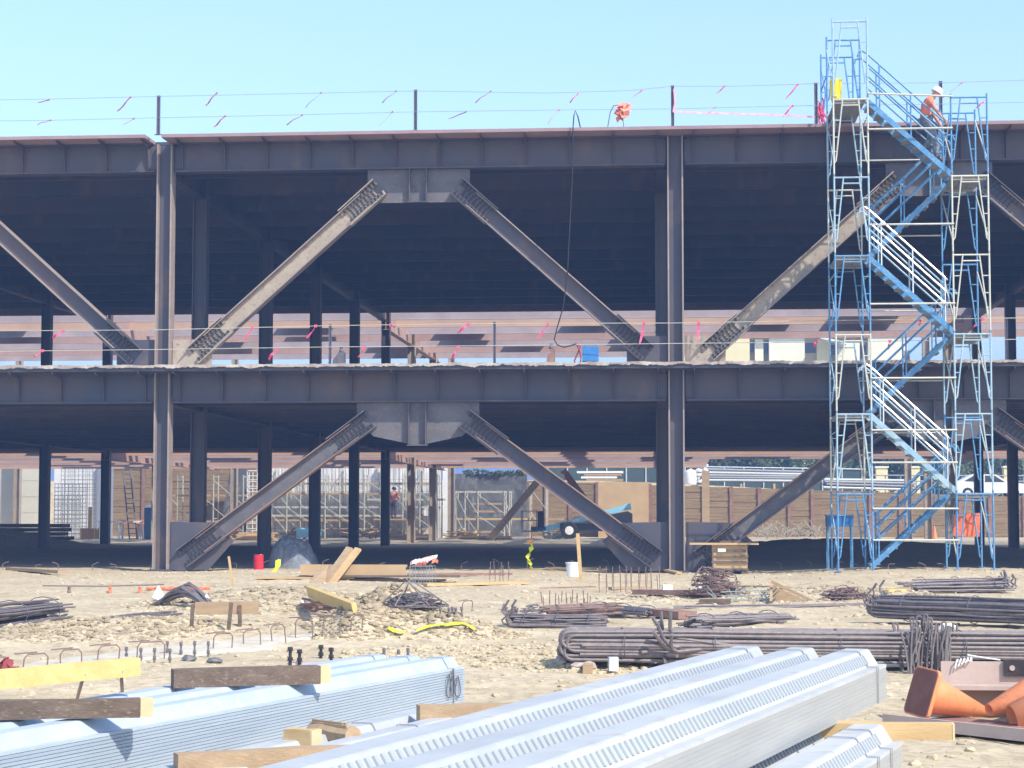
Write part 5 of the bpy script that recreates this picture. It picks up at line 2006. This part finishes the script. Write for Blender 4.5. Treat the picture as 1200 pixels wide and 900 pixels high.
rebundle('small scatter of rods at the right end of the pipe line', gp(1005, 704), gp(975, 701), 16, .012, .4, .12, 'rebar_rust', jit=.2, ties=(), fan=.8)
# arched bent bundle
p0, p1 = gp(166, 712), gp(243, 712)
t = thing('bent_rebar', 'dark arched bundle of bent rebar sheathed in the left middle ground', 'rebar', p0.lerp(p1, .5))
mb = MB()
for i in range(26):
    pts = []
    a = rnd.uniform(-1, 1)
    hh = rnd.uniform(.16, .36)
    e = rnd.uniform(-.1, .1)
    for k in range(7):
        f = k / 6
        q = p0.lerp(p1, f * rnd.uniform(.96, 1.0) + e * .2)
        q.y += a * .25
        q.z += .02 + hh * math.sin(math.pi * min(1, max(0, (f - .25) * 1.25)) ** 1.0) * (.8 + .2 * rnd.random())
        pts.append(q)
    mb.tube(pts, .015, 6)
mb.build('bars', 'rebar', t)


def tangle(lab, px, py, wd, ht, n, m, cone=False):
    p = gp(px, py)
    t = MB()
    for i in range(n):
        a = rnd.uniform(0, 6.28)
        r0 = rnd.random() ** .6 * wd / 2
        q = p + Vector((r0 * math.cos(a), r0 * math.sin(a) * .8, .02 + rnd.random() * ht * (1 - (2 * r0 / wd) ** 2)))
        pts = [q.copy()]
        ang = a + 1.57 + rnd.uniform(-.7, .7)
        for k in range(5):
            ang += rnd.uniform(.1, .7)
            q = q + Vector((math.cos(ang), math.sin(ang), rnd.uniform(-.3, .3))) * wd * rnd.uniform(.06, .13)
            rr = ((q.x - p.x) ** 2 + (q.y - p.y) ** 2) ** .5 / (wd / 2)
            q.z = min(max(q.z, p.z + .012), p.z + ht * max(.12, 1.1 - rr * rr))
            pts.append(q.copy())
        t.tube(pts, .0075, 5)
    if cone:
        apex = p + Vector((-.10, 0, ht * 2.0))
        for k in range(6):
            e = p + Vector((wd * .5 * math.cos(k * 1.05), .4 * wd * math.sin(k * 1.05), .03))
            t.tube([apex + Vector((rnd.uniform(-.06, .06), 0, 0)), e], .008, 5)
    return tag(t.build('rebar_tangle', m, loc=p), lab, 'rebar')


tangle('heap of tangled rusty tie bars in front of the plywood crate', 838, 698, 1.0, .50, 240, 'rebar_rust')
tangle('tangle of wire bar chairs with a peaked wire frame on the mound top', 486, 712, .85, .18, 130, 'rebar', True)
tangle('low flat tangle of wires right of the pipe line', 992, 702, .8, .2, 70, 'rebar_rust')
tangle('small tangle of wire behind the short hooked stack', 625, 718, .5, .12, 26, 'rebar')

# standing dowel cluster at the right
p = gp(1090, 789)
t = thing('rebar_cluster', 'dense cluster of upright U bent rebar standing behind the orange cone', 'rebar', p)
mb = MB()
for i in range(52):
    x = p.x + rnd.uniform(-.25, .22)
    y = p.y + rnd.uniform(-.05, .5)
    h = rnd.uniform(.32, .50) * (1.08 - .5 * abs(x - p.x))
    lx = rnd.uniform(-.09, .10)
    w2 = rnd.uniform(.012, .028)
    z0 = gfull(x, y)
    pts = [(x, y, z0 - .05), (x + lx * .5, y, z0 + h * .6), (x + lx, y, z0 + h - w2)]
    for k in (range(1, 6) if i % 2 else ()):
        a = math.pi * k / 6
        pts.append((x + lx + w2 - w2 * math.cos(a), y, z0 + h - w2 + w2 * math.sin(a)))
    if i % 2:
        pts += [(x + lx + 2 * w2, y, z0 + h - w2), (x + 2 * w2 + lx * .4, y, z0 + h * rnd.uniform(.2, .5))]
    mb.tube(pts, .0105, 6)
for i in range(8):
    x = p.x + rnd.uniform(.1, .34)
    y = p.y + rnd.uniform(.2, .5)
    mb.tube([(x, y, gfull(x, y) - .05), (x + rnd.uniform(-.01, .02), y, gfull(x, y) + rnd.uniform(.38, .46))], .0105, 6)
mb.build('bars', 'rebar', t)

# ------------------------------------------------------------------ rusty steel and cones at the right
a, b = gp(1037, 850), gp(1230, 872)
t = thing('steel_channel', 'rusty steel channel lying on the ground with traffic cones in it', 'steel beam', a.lerp(b, .4))
d = (b - a); d.z = 0; d.normalize()
nrm = Vector((-d.y, d.x, 0))
za = max(a.z, b.z)
A, B = Vector((a.x, a.y, za)), Vector((b.x, b.y, za)) + d * .6
mb = MB()
mb.extrude([(-.0, .0), (.0 - .025, .0), (-.025, .085), (.0, .085)], A, B)
fl = mb.build('front_flange', 'rust_pale', t)
mb = MB()
mb.prism([A + nrm * .03 + Z * .012, B + nrm * .03 + Z * .012, B + nrm * .75 + Z * .012, A + nrm * .75 + Z * .012], .02, (0, 0, 1))
mb.build('web', 'rust', t)
a2 = at(1103, 790, A.y + .80)
t = thing('steel_beam_stub', 'rusty steel beam stub with a bolt hole plate behind the traffic cones', 'steel beam', (a2.x, a2.y, G0))
yb = A.y + .80
xL, xR = a2.x, a2.x + 1.4
zt, zm, zb2 = at(1103, 775, yb).z, at(1103, 803, yb - .15).z, G0 - .02
rot = .10
mb = MB(); mb.bx(xL, xR, yb, yb + .03, zb2, zt); mb.build('flange', 'rust_pale', t)
mb = MB(); mb.bx(xL, xR, yb - .22, yb - .003, zm - .03, zm); mb.build('web', 'rust_pale', t)
px0 = at(1176, 785, yb).x
q = MB(); q.bx(px0, xR, yb - .03, yb - .004, zm + .06, zt + .015); pl = q.build('hole_plate', 'bolt', t)
q = MB()
for hx in (.06, .2):
    q.lathe([(.02, -.004), (.022, .004)], (px0 + hx, yb - .034, (zm + zt) / 2 + .04), 10, Matrix.Rotation(R(90), 3, 'X'))
q.build('bolt_hole', 'rust_pale', pl)
q = MB()
for i in range(5):
    x = at(1118 + i * 4, 775, yb).x
    q.tube([(x, yb - .03, zt - .05 + .015 * i), (x + .015, yb - .035, zt + .005), (x + .03, yb + .015, zt + .012 + .004 * i), (x + .04, yb + .05, zt - .02)], .007, 6)
q.tube([(x, yb + .01, zt + .05), (x + .12, yb + .01, zt + .03), (x + .25, yb + .02, zt + .012)], .006, 6)
tag(q.build('rope', 'white', loc=(x, yb, zt)), 'white rope tied around the top of the rusty beam stub', 'rope')


def cone(lab, basec, tip, roll, hgt=.52, rb=.125, rtip=.03, plate=.34):
    """lying cone: centre of the base plate and direction to the tip"""
    basec, tip = Vector(basec), Vector(tip)
    z = (tip - basec).normalized()
    x = Z.cross(z)
    x = (x - z * x.dot(z)).normalized()
    y = z.cross(x)
    m3 = Matrix((x, y, z)).transposed() @ Matrix.Rotation(roll, 3, 'Z')
    t = thing('traffic_cone', lab, 'cone', basec, 'traffic cones in the steel channel')
    n = 24
    mb = MB()
    prof = [(rb * 1.12, .0), (rb * 1.1, .02), (rb, .05), (rtip * 1.05, hgt), (rtip * .9, hgt), (rtip * .8, hgt - .05)]
    mb.lathe(prof, basec, n, m3)
    mb.build('cone_body', 'orange', t, smooth=True)
    # rounded square base plate
    q = MB()
    poly = []
    hs, rc = plate / 2, .045
    for (cx_, cy_, a0) in ((1, 1, 0), (-1, 1, 90), (-1, -1, 180), (1, -1, 270)):
        for k in range(5):
            a = R(a0 + k * 22.5)
            poly.append((cx_ * (hs - rc) + rc * math.cos(a), cy_ * (hs - rc) + rc * math.sin(a)))
    vs = []
    for zz, sc_ in ((-.028, .985), (-.022, 1), (-.004, 1), (0, .985)):
        vs += [basec + m3 @ Vector((u * sc_, v * sc_, zz)) for u, v in poly]
    k = len(poly)
    fs = [tuple(range(k - 1, -1, -1)), tuple(range(3 * k, 4 * k))]
    for j in range(3):
        fs += [(j * k + i, j * k + (i + 1) % k, (j + 1) * k + (i + 1) % k, (j + 1) * k + i) for i in range(k)]
    q.add(vs, fs)
    q.build('base', 'orange', t)
    # dark brown underside panel
    q = MB()
    q.prism([basec + m3 @ Vector((u * .93, v * .93, -.030)) for u, v in poly], .004, z)
    q.build('base_underside', mat('dark_rubber_underside', (.20, .085, .065), (.27, .12, .085), 9, .8), t)
    return t


yc = A.y + .30
bc = at(1083, 812, yc)
tp = at(1156, 835, yc + .20)
tp.z = max(tp.z, G0 + .045)
cone('faded orange traffic cone on its side, dark base underside facing left', bc, tp, .05, hgt=(tp - bc).length, rb=.150, plate=.37, rtip=.035)
bc2 = at(1262, 792, yc + .1)
tp2 = at(1159, 832, yc - .28)
cone('orange traffic cone lying with its open tip against the first cone', bc2, tp2, .3, hgt=(tp2 - bc2).length, rb=.19, rtip=.045, plate=.4)
bc3 = at(1262, 822, yc - .3)
tp3 = at(1186, 842, yc - .4)
cone('orange traffic cone lying under the second cone at the right edge', bc3, tp3, .5, hgt=(tp3 - bc3).length, rb=.20, rtip=.10, plate=.4)
# ------------------------------------------------------------------ items along the shade edge and in the middle ground
def stake(px, yt, yb, lab, m='wood', w_=.05, px2=None):
    p = gp(px2 if px2 is not None else px, yb)
    q = at(px, yt, p.y)
    mb = MB()
    mb.bar(p - Z * .08, q, w_, w_ * .7, up=(0, 1, 0))
    return tag(mb.build('stake', m, loc=p), lab, 'stake')


stake(677, 625, 682, 'tall pale wooden stake next to the white bucket', 'wood', .07, 681)
stake(268, 652, 688, 'thin leaning wooden stake left of the red barrel', 'wood', .04, 274)
p = gp(671.5, 676)
t = thing('bucket', 'white plastic bucket beside the tall pale stake', 'bucket', p)
MB().lathe([(.125, 0), (.13, .01), (.155, .29), (.165, .29), (.165, .31), (.14, .31), (.12, .05)], p, 20).build('body', 'white', t, smooth=False)
q = MB()
q.tube([p + Vector((.16 * math.cos(a), -.03 - .1 * math.sin(a), .29 - .08 * math.sin(a))) for a in [math.pi * k / 8 for k in range(9)]], .006, 5)
q.build('handle', 'wire', t)

# red barrel
p = gp(303, 669)
t = thing('barrel', 'small bright red barrel at the edge of the building shade', 'barrel', p)
q = MB()
q.lathe([(.105, 0), (.115, .01), (.115, .12), (.122, .128), (.115, .136), (.115, .25), (.122, .258), (.115, .266), (.115, .37), (.12, .38), (.11, .385), (.02, .378)], p, 20)
q.build('body', 'red', t)
MB().lathe([(.02, .379), (.02, .392)], p + Vector((.05, 0, 0)), 8).build('cap', 'white', t)

# tarp covered pile
Yt = 47.6
x0, x1 = at(311, 650, Yt).x, at(368, 650, Yt).x
mb = MB()
n, k = 60, 36
vs = []
for i in range(n + 1):
    for j in range(k + 1):
        u, v = i / n * 2 - 1, j / k * 2 - 1
        e = max(0, 1 - (abs(u) ** 2.6 + abs(v) ** 2.6))
        x = (x0 + x1) / 2 + u * (x1 - x0) / 2
        y = Yt + .55 + v * .6
        nz = noise.noise(Vector((x * 2.3, y * 2.3, 0)))
        rid = abs(noise.noise(Vector((x * 5, y * 5, 4)))) + .6 * abs(noise.noise(Vector((x * 11, y * 11, 8))))
        h = .66 * e ** .5 * (1 - .22 * u + .30 * nz) + .15 * rid * min(1, e * 3)
        vs.append((x + .04 * noise.noise(Vector((x * 6, y * 6, 12))), y, gz(x, y) + max(-.03, h - .03 * (e <= 0))))
fs = [(i * (k + 1) + j, (i + 1) * (k + 1) + j, (i + 1) * (k + 1) + j + 1, i * (k + 1) + j + 1) for i in range(n) for j in range(k)]
mb.add(vs, fs)
tag(mb.build('tarp_pile', 'tarp', loc=((x0 + x1) / 2, Yt, 0)), 'grey blue tarp covered pile in the shade behind the red barrel', 'tarp')

# stacked form panels and two leaning planks
yy = gp(440, 681).y
p0, p1 = at(349, 681, yy), at(473, 681, yy)
p0.z = p1.z = gz(p1.x, yy)
t = thing('form_panel_stack', 'long brown plywood form panel standing on edge on a stack of boards', 'form panels', (p0.lerp(p1, .5).x, yy, p0.z))
MB().bx(p0.x, p1.x, yy + .25, yy + .33, p0.z + .12, at(400, 662, yy).z).build('panel', 'ply', t)
zt = at(400, 662, yy).z
MB().bx(p0.x + .05, p1.x - .03, yy + .335, yy + .75, zt - .06, zt - .012).build('top_board', 'wood', t)
for i, (a, b, m) in enumerate(((-.3, 2.9, 'wood_tan'), (-.9, 1.1, 'wood'), (.3, 3.2, 'wood_old'))):
    MB().box((p0.x + (a + b) / 2, yy + .45 - .1 * i, p0.z + .02 + .042 * i), (b - a, .35, .036), rz=rnd.uniform(-.02, .02)).build('board', m, t)
for (pa, ya, pb, yb, m, lab) in ((377, 685, 410, 642, 'wood_tan', 'tan plank leaning steeply against the plywood form panel'), (386, 684, 420, 643, 'wood', 'yellow plank leaning right of the tan plank against the form panel')):
    a = at(pa, ya, yy - .35)
    a.z -= .05
    b = at(pb, yb, yy + .18)
    d_ = (b - a)
    mb = MB()
    mb.bar(a, b, .05, .15, up=(1, 0, .4))
    tag(mb.build('leaning_plank', m, loc=a), lab, 'plank')
a = at(371, 689, yy - .55)
mb = MB()
mb.prism([a + Vector((-.18, 0, 0)), a + Vector((.14, .05, 0)), a + Vector((.20, .2, .45)), a + Vector((-.02, .2, .36))], .04, (0, 1, -.3))
tag(mb.build('plywood_offcut', 'wood_tan', loc=a), 'plywood offcut propped in front of the leaning planks', 'board')

# crate with plank on top
p0, p1 = gp(835, 672), gp(876, 672)
yy = p0.y
x0, x1 = p0.x, p1.x
t = thing('plywood_crate', 'light plywood form crate on skids with a long plank on its top', 'crate', ((x0 + x1) / 2, yy, p0.z))
z0, z1 = p0.z + .07, at(855, 639, yy).z
MB().bx(x0, x1, yy, yy + .7, z0, z1).build('body', 'wood', t)
q = MB()
for f in (.0, .30, .52, .74):
    z = z0 + (z1 - z0) * f
    q.bx(x0 - .02 + .05 * (f > .3), x1 + .02 - .05 * (f > .6), yy - .045, yy - .003, z, z + .045)
q.build('cleat', 'wood_old', t)
q = MB()
q.bx(x0 + .02, x0 + .09, yy - .03, yy - .004, z0 + .05, z1 - .02)
q.bx(x1 - .14, x1 - .04, yy - .03, yy - .004, z0 + .35, z1 - .02)
q.build('stile', 'wood_tan', t)
q = MB()
for f in (.12, .5, .88):
    x = x0 + (x1 - x0) * f
    q.bx(x - .05, x + .05, yy - .02, yy + .7, p0.z - .03, z0 - .003)
q.build('skid', 'wood_old', t)
MB().bx(x0 + .12, x0 + .30, yy - .06, yy - .046, z0 + .42, z0 + .50).build('paper', 'white', t)
tag(MB().bx(at(808, 637, yy).x, at(889, 637, yy).x, yy - .12, yy + .16, z1 + .012, z1 + .055).build('plank', 'wood', loc=((x0 + x1) / 2, yy, z1)), 'long pale plank lying across the top of the plywood crate', 'plank')
tag(MB().bx(x0 + .18, x1 - .1, yy + .0, yy + .3, z1 + .058, z1 + .10).build('board', 'wood_old', loc=((x0 + x1) / 2, yy, z1)), 'short dark board on top of the long plank on the crate', 'board')

# caution tape on rod
p = gp(620, 669)
q0 = at(621.5, 634, p.y)
t = thing('marker_rod', 'rod wrapped in twisted yellow caution tape with an orange tip', 'marker', p)
MB().tube([p - Z * .1, q0], .012, 6).build('rod', 'rebar', t)
pts, k = [], 12
for i in range(k + 1):
    f = i / k
    pts.append(q0.lerp(p, f) + Vector((.04 * math.sin(f * 9), -.03 + .03 * math.cos(f * 7), 0)))
mb = MB()
mb.strip(pts, lambda i: (math.cos(i * 1.1), math.sin(i * 1.1), .2), .12)
mb.build('caution_tape', 'tape', t)
MB().lathe([(.06, 0), (.09, .02), (.09, .06), (.03, .08)], q0 - Z * .03, 10).build('tip', 'orange', t)
p = gp(323, 671)
mb = MB()
q0 = at(326, 656, p.y)
mb.strip([q0, q0.lerp(p, .5) + Vector((.03, -.03, 0)), p + Vector((-.04, -.02, .02))], (1, .3, .2), .12)
mb.tube([p - Z * .1, q0 + Z * .02], .01, 5)
tag(mb.build('marker_ribbon', 'tape', loc=p), 'lime yellow ribbon on a short rod in front of the tarp pile', 'marker')

# pink / white flags, rebar basket with barrier tape
for (px, yt, yb, lab) in ((61, 707, 722, 'white paper tag on the left edge rebar bundle'), (185.5, 686, 703, 'white pennant flag beside the arched bent rebar'), (242, 696, 706, 'white rag at the right end of the arched bent rebar'), (354, 703, 710, 'white rag on the thin rods next to the orange board')):
    p = gp(px, yb + 3)
    a = at(px, yt, p.y)
    b = at(px, yb, p.y)
    s_ = (yb - yt) / 2300 * p.y
    mb = MB()
    mb.prism([a, a.lerp(b, .75) + Vector((s_ * .45, .02, 0)), b, a.lerp(b, .8) + Vector((-s_ * .4, -.03, 0))], .012, (.2, 1, .1))
    mb.tube([p - Z * .05, a.lerp(b, .2)], .008, 5)
    tag(mb.build('pennant', 'white', loc=p), lab, 'flag')
p = gp(495, 684)
t = thing('rebar_basket', 'small wire basket topped with red and white barrier ribbon', 'wire basket', p)
q = MB()
s_ = .22
for i in range(5):
    f = -s_ + 2 * s_ * i / 4
    for y in (-s_, s_):
        q.tube([p + Vector((f, y, -.03)), p + Vector((f, y, .34))], .006, 4)
        q.tube([p + Vector((-s_, y, .34 * i / 4)), p + Vector((s_, y, .34 * i / 4))], .006, 4)
q.build('wire_frame', 'wire', t)
q = MB(); q2 = MB()
for i in range(16):
    c = p + Vector((-.24 + .44 * i / 15, rnd.uniform(-.15, .1), .36 + .10 * i / 15 + rnd.uniform(-.04, .05)))
    (q if i % 2 else q2).strip([c, c + Vector((.06, rnd.uniform(-.05, .05), .03)), c + Vector((.12, 0, rnd.uniform(-.02, .05)))], (rnd.uniform(-.3, .3), .5, 1), .07)
q.build('red_ribbon', 'orangecloth', t)
q2.build('white_ribbon', 'white', t)

# boards lying about
def board(pa, ya, pb, yb, w_, h_, m, lab, lift=.02):
    a, b = gp(pa, ya), gp(pb, yb)
    return timber('plank', a + Z * (h_ / 2 + lift), b + Z * (h_ / 2 + lift), w_, h_, m, lab, 'plank')


board(497, 688, 618, 685, .25, .05, 'wood', 'long pale board lying flat on the ground right of the wire basket')
board(12, 669, 74, 673, .25, .07, 'wood_tan', 'tan board lying near the shade edge at the far left')
board(478, 676, 600, 675, .12, .05, 'rust', 'thin reddish board along the ground behind the pale board')
board(770, 723, 806, 727, .3, .10, 'rust', 'rusty brown block right of the grey fanned rebar')
board(745, 698, 815, 699, .2, .08, 'rust', 'long rusty board with a white paper in front of the crate')
board(715, 692, 762, 691, .15, .04, 'wood_tan', 'grey tan board between the dowels and the white stake')
board(1012, 702, 1085, 690, .22, .06, 'wood_tan', 'brown board slanting up to the yellow boards on the right')
board(1035, 697, 1056, 696, .2, .06, 'wood_yel', 'short bright yellow board, leftmost of the row on the right')
board(1058, 695, 1074, 694, .2, .06, 'wood_yel', 'short bright yellow board, middle of the row on the right')
board(1078, 692, 1098, 691, .2, .06, 'wood_yel', 'short bright yellow board, rightmost of the row on the right')
board(820, 709, 856, 709, .2, .07, 'wood_old', 'short dark board with a pale end below the tangled tie bars')
board(870, 690, 920, 691, .12, .04, 'wood_tan', 'thin tan board right of the tangled tie bars')
board(770, 668, 796, 674, .12, .05, 'wood', 'pale stick lying at the foot of the middle front column')
board(640, 668, 700, 669, .10, .05, 'wood_tan', 'low tan board behind the white bucket')
a, b = gp(362, 716), gp(416, 719)
mb = MB()
mb.bar(a + Z * .28, b + Z * .05, .06, .16, up=(0, -.6, .8))
tag(mb.build('plank', 'wood_yel', loc=a), 'orange yellow board leaning over a dark pile on the left mound', 'plank')
mb = MB()
for i in range(40):
    f = rnd.random()
    q = a.lerp(b, f)
    mb.bar(q + Vector((rnd.uniform(-.2, .1), rnd.uniform(-.05, .1), rnd.uniform(.0, .22 * (1 - f)))), q + Vector((rnd.uniform(.1, .4), rnd.uniform(-.05, .1), rnd.uniform(0, .16 * (1 - f)))), .04, .03)
tag(mb.build('scrap_wood', 'rust', loc=a), 'dark pile of scrap sticks under the leaning orange board', 'scrap wood')
# screed board on three stakes
a, b = at(229, 713, gp(268, 736).y), at(303, 712, gp(268, 736).y)
mb = MB()
mb.bar(a, b, .035, .16)
tag(mb.build('screed_board', 'wood_tan', loc=a.lerp(b, .5)), 'brown board held on edge by three grey stakes on the left', 'board')
for (px, yt, yb, lab) in ((226, 708, 738, 'grey stake at the left end of the brown screed board'), (271, 706, 739, 'leaning grey stake at the middle of the brown screed board'), (281, 709, 737, 'upright dark stake right of the leaning stake at the screed board')):
    stake(px, yt, yb, lab, 'wood_old', .045, px - (2 if px != 281 else 0) - (2 if px == 271 else 0))
# wooden frame and boards at the right
p = gp(905, 708)
mb = MB()
mb.bar(p + Vector((-.02, 0, .02)), p + Vector((.02, .5, .36)), .04, .9 * .08)
mb.bar(p + Vector((0, .2, .34)), p + Vector((.68, .1, .02)), .05, .04)
mb.bar(p + Vector((0, .5, .32)), p + Vector((.66, .45, .02)), .05, .04)
mb.prism([p + Vector((.02, .4, .0)), p + Vector((.62, .4, .0)), p + Vector((.02, .4, .28))], .03, (0, 1, 0))
tag(mb.build('form_brace', 'wood_tan', loc=p), 'triangular wooden form brace right of the wire frames', 'form brace')
p = gp(868, 708)
mb = MB()
for i in range(12):
    x = rnd.uniform(-.3, .55)
    mb.tube([p + Vector((x, rnd.uniform(0, .5), 0)), p + Vector((x + rnd.uniform(-.25, .25), rnd.uniform(0, .5), rnd.uniform(.08, .28)))], .008, 5)
for z_ in (.1, .2, .3):
    mb.tube([p + Vector((-.3, .1, z_ * .6)), p + Vector((.55, .3, z_ * .7))], .008, 5)
tag(mb.build('wire_frame', mat('green_wire', (.22, .30, .28), (.32, .38, .35), 8, .6), loc=p), 'greenish bent wire frames lying left of the wooden form brace', 'wire frame')

# dowel grids (standing rods with a red line)
def dowels(lab, px0, px1, yb, yt, n, extra=None, rows_=2):
    t = thing('rebar_dowels', lab, 'rebar', gp((px0 + px1) / 2, yb))
    q = MB()
    for r_ in range(rows_):
        for i in range(n):
            px = px0 + (px1 - px0) * (i + rnd.uniform(-.2, .2)) / (n - 1)
            p = gp(px, yb - r_ * 6)
            h = (yb - yt) / 2300 * p.y * rnd.uniform(.75, 1.05)
            q.tube([p - Z * .05, p + Vector((rnd.uniform(-.03, .03), 0, h))], .008, 5)
    q.build('rod', 'rebar_rust', t)
    if extra:
        a, b = gp(px0 - 4, yb - 4), gp(px1 + 8, yb - 6)
        q = MB()
        q.bar(a + Z * .26, b + Z * .26, .02, .02)
        q.build('line', extra, t)
    return t


dowels('rows of thin rusty dowels under a thin rusty line left of the grey rebar', 637, 690, 713, 698, 9, 'rust')
dowels('tall thin rusty dowels standing in front of the middle front column', 703, 772, 694, 668, 10, None)
dowels('few tall thin dowels behind the short stack near the pale board', 575, 596, 682, 664, 5, None)
# small hooked dowels along the shade edge
for i in range(34):
    px = 8 + i * 33.5 + rnd.uniform(-8, 8)
    if 180 < px < 235 or 735 < px < 880:
        continue
    p = gp(px, 668)
    h = rnd.uniform(.12, .24)
    s_ = rnd.choice((-1, 1))
    mb = MB()
    mb.tube([p - Z * .08, p + Z * h * .85, p + Vector((s_ * .05, 0, h)), p + Vector((s_ * .15, 0, h + rnd.uniform(-.01, .05)))], .010, 5)
    tag(mb.build('hooked_dowel', 'rebar_rust', loc=p), 'small bent rebar dowel sticking up along the shade edge of the building', 'rebar', 'hooked dowels along the building edge')
# string line with orange marks
a, b = gp(50, 693), gp(192, 693)
mb = MB()
mb.tube([a + Z * .10, a.lerp(b, .5) + Z * .09, b + Z * .12], .012, 5)
tag(mb.build('string_line', 'rebar', loc=a), 'long thin rod lying on low supports at the left behind the rebar', 'rod')
for i, px in enumerate((81, 129, 164)):
    p = gp(px, 695)
    mb = MB()
    mb.lathe([(.035, 0), (.04, .02), (.025, .06), (.035, .10), (.01, .12)], p, 8)
    tag(mb.build('rod_support', 'rebar_rust' if i == 0 else 'orangecloth', loc=p), ['small dark support under the long thin rod, leftmost of three', 'small orange support under the middle of the long thin rod', 'small orange support under the right part of the long thin rod'][i], 'support')
# red and white spots behind arched rebar
mb = MB()
p = gp(207, 694)
for i in range(18):
    mb.rock(p + Vector((rnd.uniform(-.5, .5), rnd.uniform(-.1, .2), .06)), .07)
tag(mb.build('plastic_marker', 'orangecloth', loc=p), 'heap of red orange plastic caps behind the arched bent rebar', 'caps')
# yellow tape on mound
for (pts, lab) in (([(455, 738), (462, 741), (468, 742.5), (475, 743)], 'short crumpled yellow tape on the front of the clod mound'), ([(488, 742), (500, 737), (512, 735), (524, 737), (534, 735.5), (545, 736), (556, 741)], 'long crumpled yellow tape trailing over the clod mound')):
    P_ = []
    for (px, py) in pts:
        p = gp(px, py)
        P_.append(Vector((p.x, p.y, gfull(p.x, p.y) + .05)))
    mb = MB()
    mb.strip(P_, lambda i: (.1, 1, .3 + .25 * math.sin(i * 2.1)), .075)
    tag(mb.build('caution_tape', 'tape', loc=P_[0]), lab, 'tape')
# block and rubble under the big bundle
p = gp(718.5, 787)
mb = MB()
mb.box(p + Z * .075, (.09, .10, .13), rz=.2)
tag(mb.build('concrete_block', 'galv', loc=p), 'small pale block standing below the large U bent rebar bundle', 'block')
p = gp(748, 790)
mb = MB(); mb.box(p + Vector((.42, .1, .06)), (.1, .14, .12), rz=.3)
tag(mb.build('timber_block', 'wood_tan', loc=p + Vector((.42, .1, 0))), 'small tan wood block below the hooked bars of the large bundle', 'block')
for i, (px, py, s_, lab) in enumerate(((659, 778, .07, 'round pale stone at the left end of the large rebar bundle'), (678, 784, .06, 'pale stone, second from the left below the large rebar bundle'), (690, 783, .06, 'pale stone just left of the small pale block'), (222, 775, .06, 'dark stone on the footing left of the dark timber'), (251, 778, .06, 'dark stone just above the dark timber'), (1030, 750, .06, 'dark stone behind the decking bundle end'))):
    p = gp(px, py)
    tag(MB().rock(p + Z * .03, s_ * 1.4).build('stone', 'conc_dark' if 'dark' in lab else 'concrete', loc=p), lab, 'stone')
# papers
for (px, py, lab) in ((782, 698, 'white paper lying on the long rusty board'), (824, 700, 'white scrap at the foot of the tangled tie bars'), (1110, 742, 'white ball of paper behind the standing rebar cluster')):
    p = gp(px, py)
    mb = MB()
    mb.box(p + Z * .13, (.16, .1, .09), rz=.2)
    if '742' in str(py):
        mb = MB().rock(p + Z * .08, .09)
    tag(mb.build('paper', 'white', loc=p), lab, 'paper')

# blue cart under the left scaffold tower, orange panel at the right tower
Yb = 47.0
x0, x1 = at(969, 610, Yb).x, at(1000, 610, Yb).x
t = thing('tool_cart', 'blue steel tool box on legs behind the left scaffold tower', 'tool box', ((x0 + x1) / 2, Yb, 0))
zt, zb = at(985, 603, Yb).z, at(985, 617, Yb).z
MB().bx(x0, x1, Yb, Yb + .45, zb, zt - .035).build('body', 'boxblue', t)
MB().bx(x0 - .015, x1 + .015, Yb - .015, Yb + .465, zt - .032, zt).build('lid', 'blue', t)
for x in (x0 + .03, x1 - .03):
    for y in (Yb + .03, Yb + .42):
        MB().bx(x - .02, x + .02, y - .02, y + .02, gz(x, y) - .03, zb - .002).build('leg', 'blue', t)
Yo = YS1 + .15
a, b, c, d_ = at(1118, 603, Yo), at(1149, 601, Yo), at(1148, 629, Yo), at(1117, 628, Yo)
n = 10
vs, fs = [], []
for i in range(n + 1):
    for j in range(n + 1):
        u, v = i / n, j / n
        p = a.lerp(b, u).lerp(d_.lerp(c, u), v)
        p.y += .03 * math.sin(u * 6 + v * 3)
        vs.append(p)
m0 = len(vs)
fs = [(i * (n + 1) + j, (i + 1) * (n + 1) + j, (i + 1) * (n + 1) + j + 1, i * (n + 1) + j + 1) for i in range(n) for j in range(n)]
vs += [v + Vector((0, .01, 0)) for v in vs]
fs += [tuple(q + m0 for q in f[::-1]) for f in fs]
mb = MB()
mb.add(vs, fs)
tag(mb.build('warning_flag', 'orangecloth', loc=a), 'bright orange cloth panel hanging low inside the right scaffold tower', 'flag')
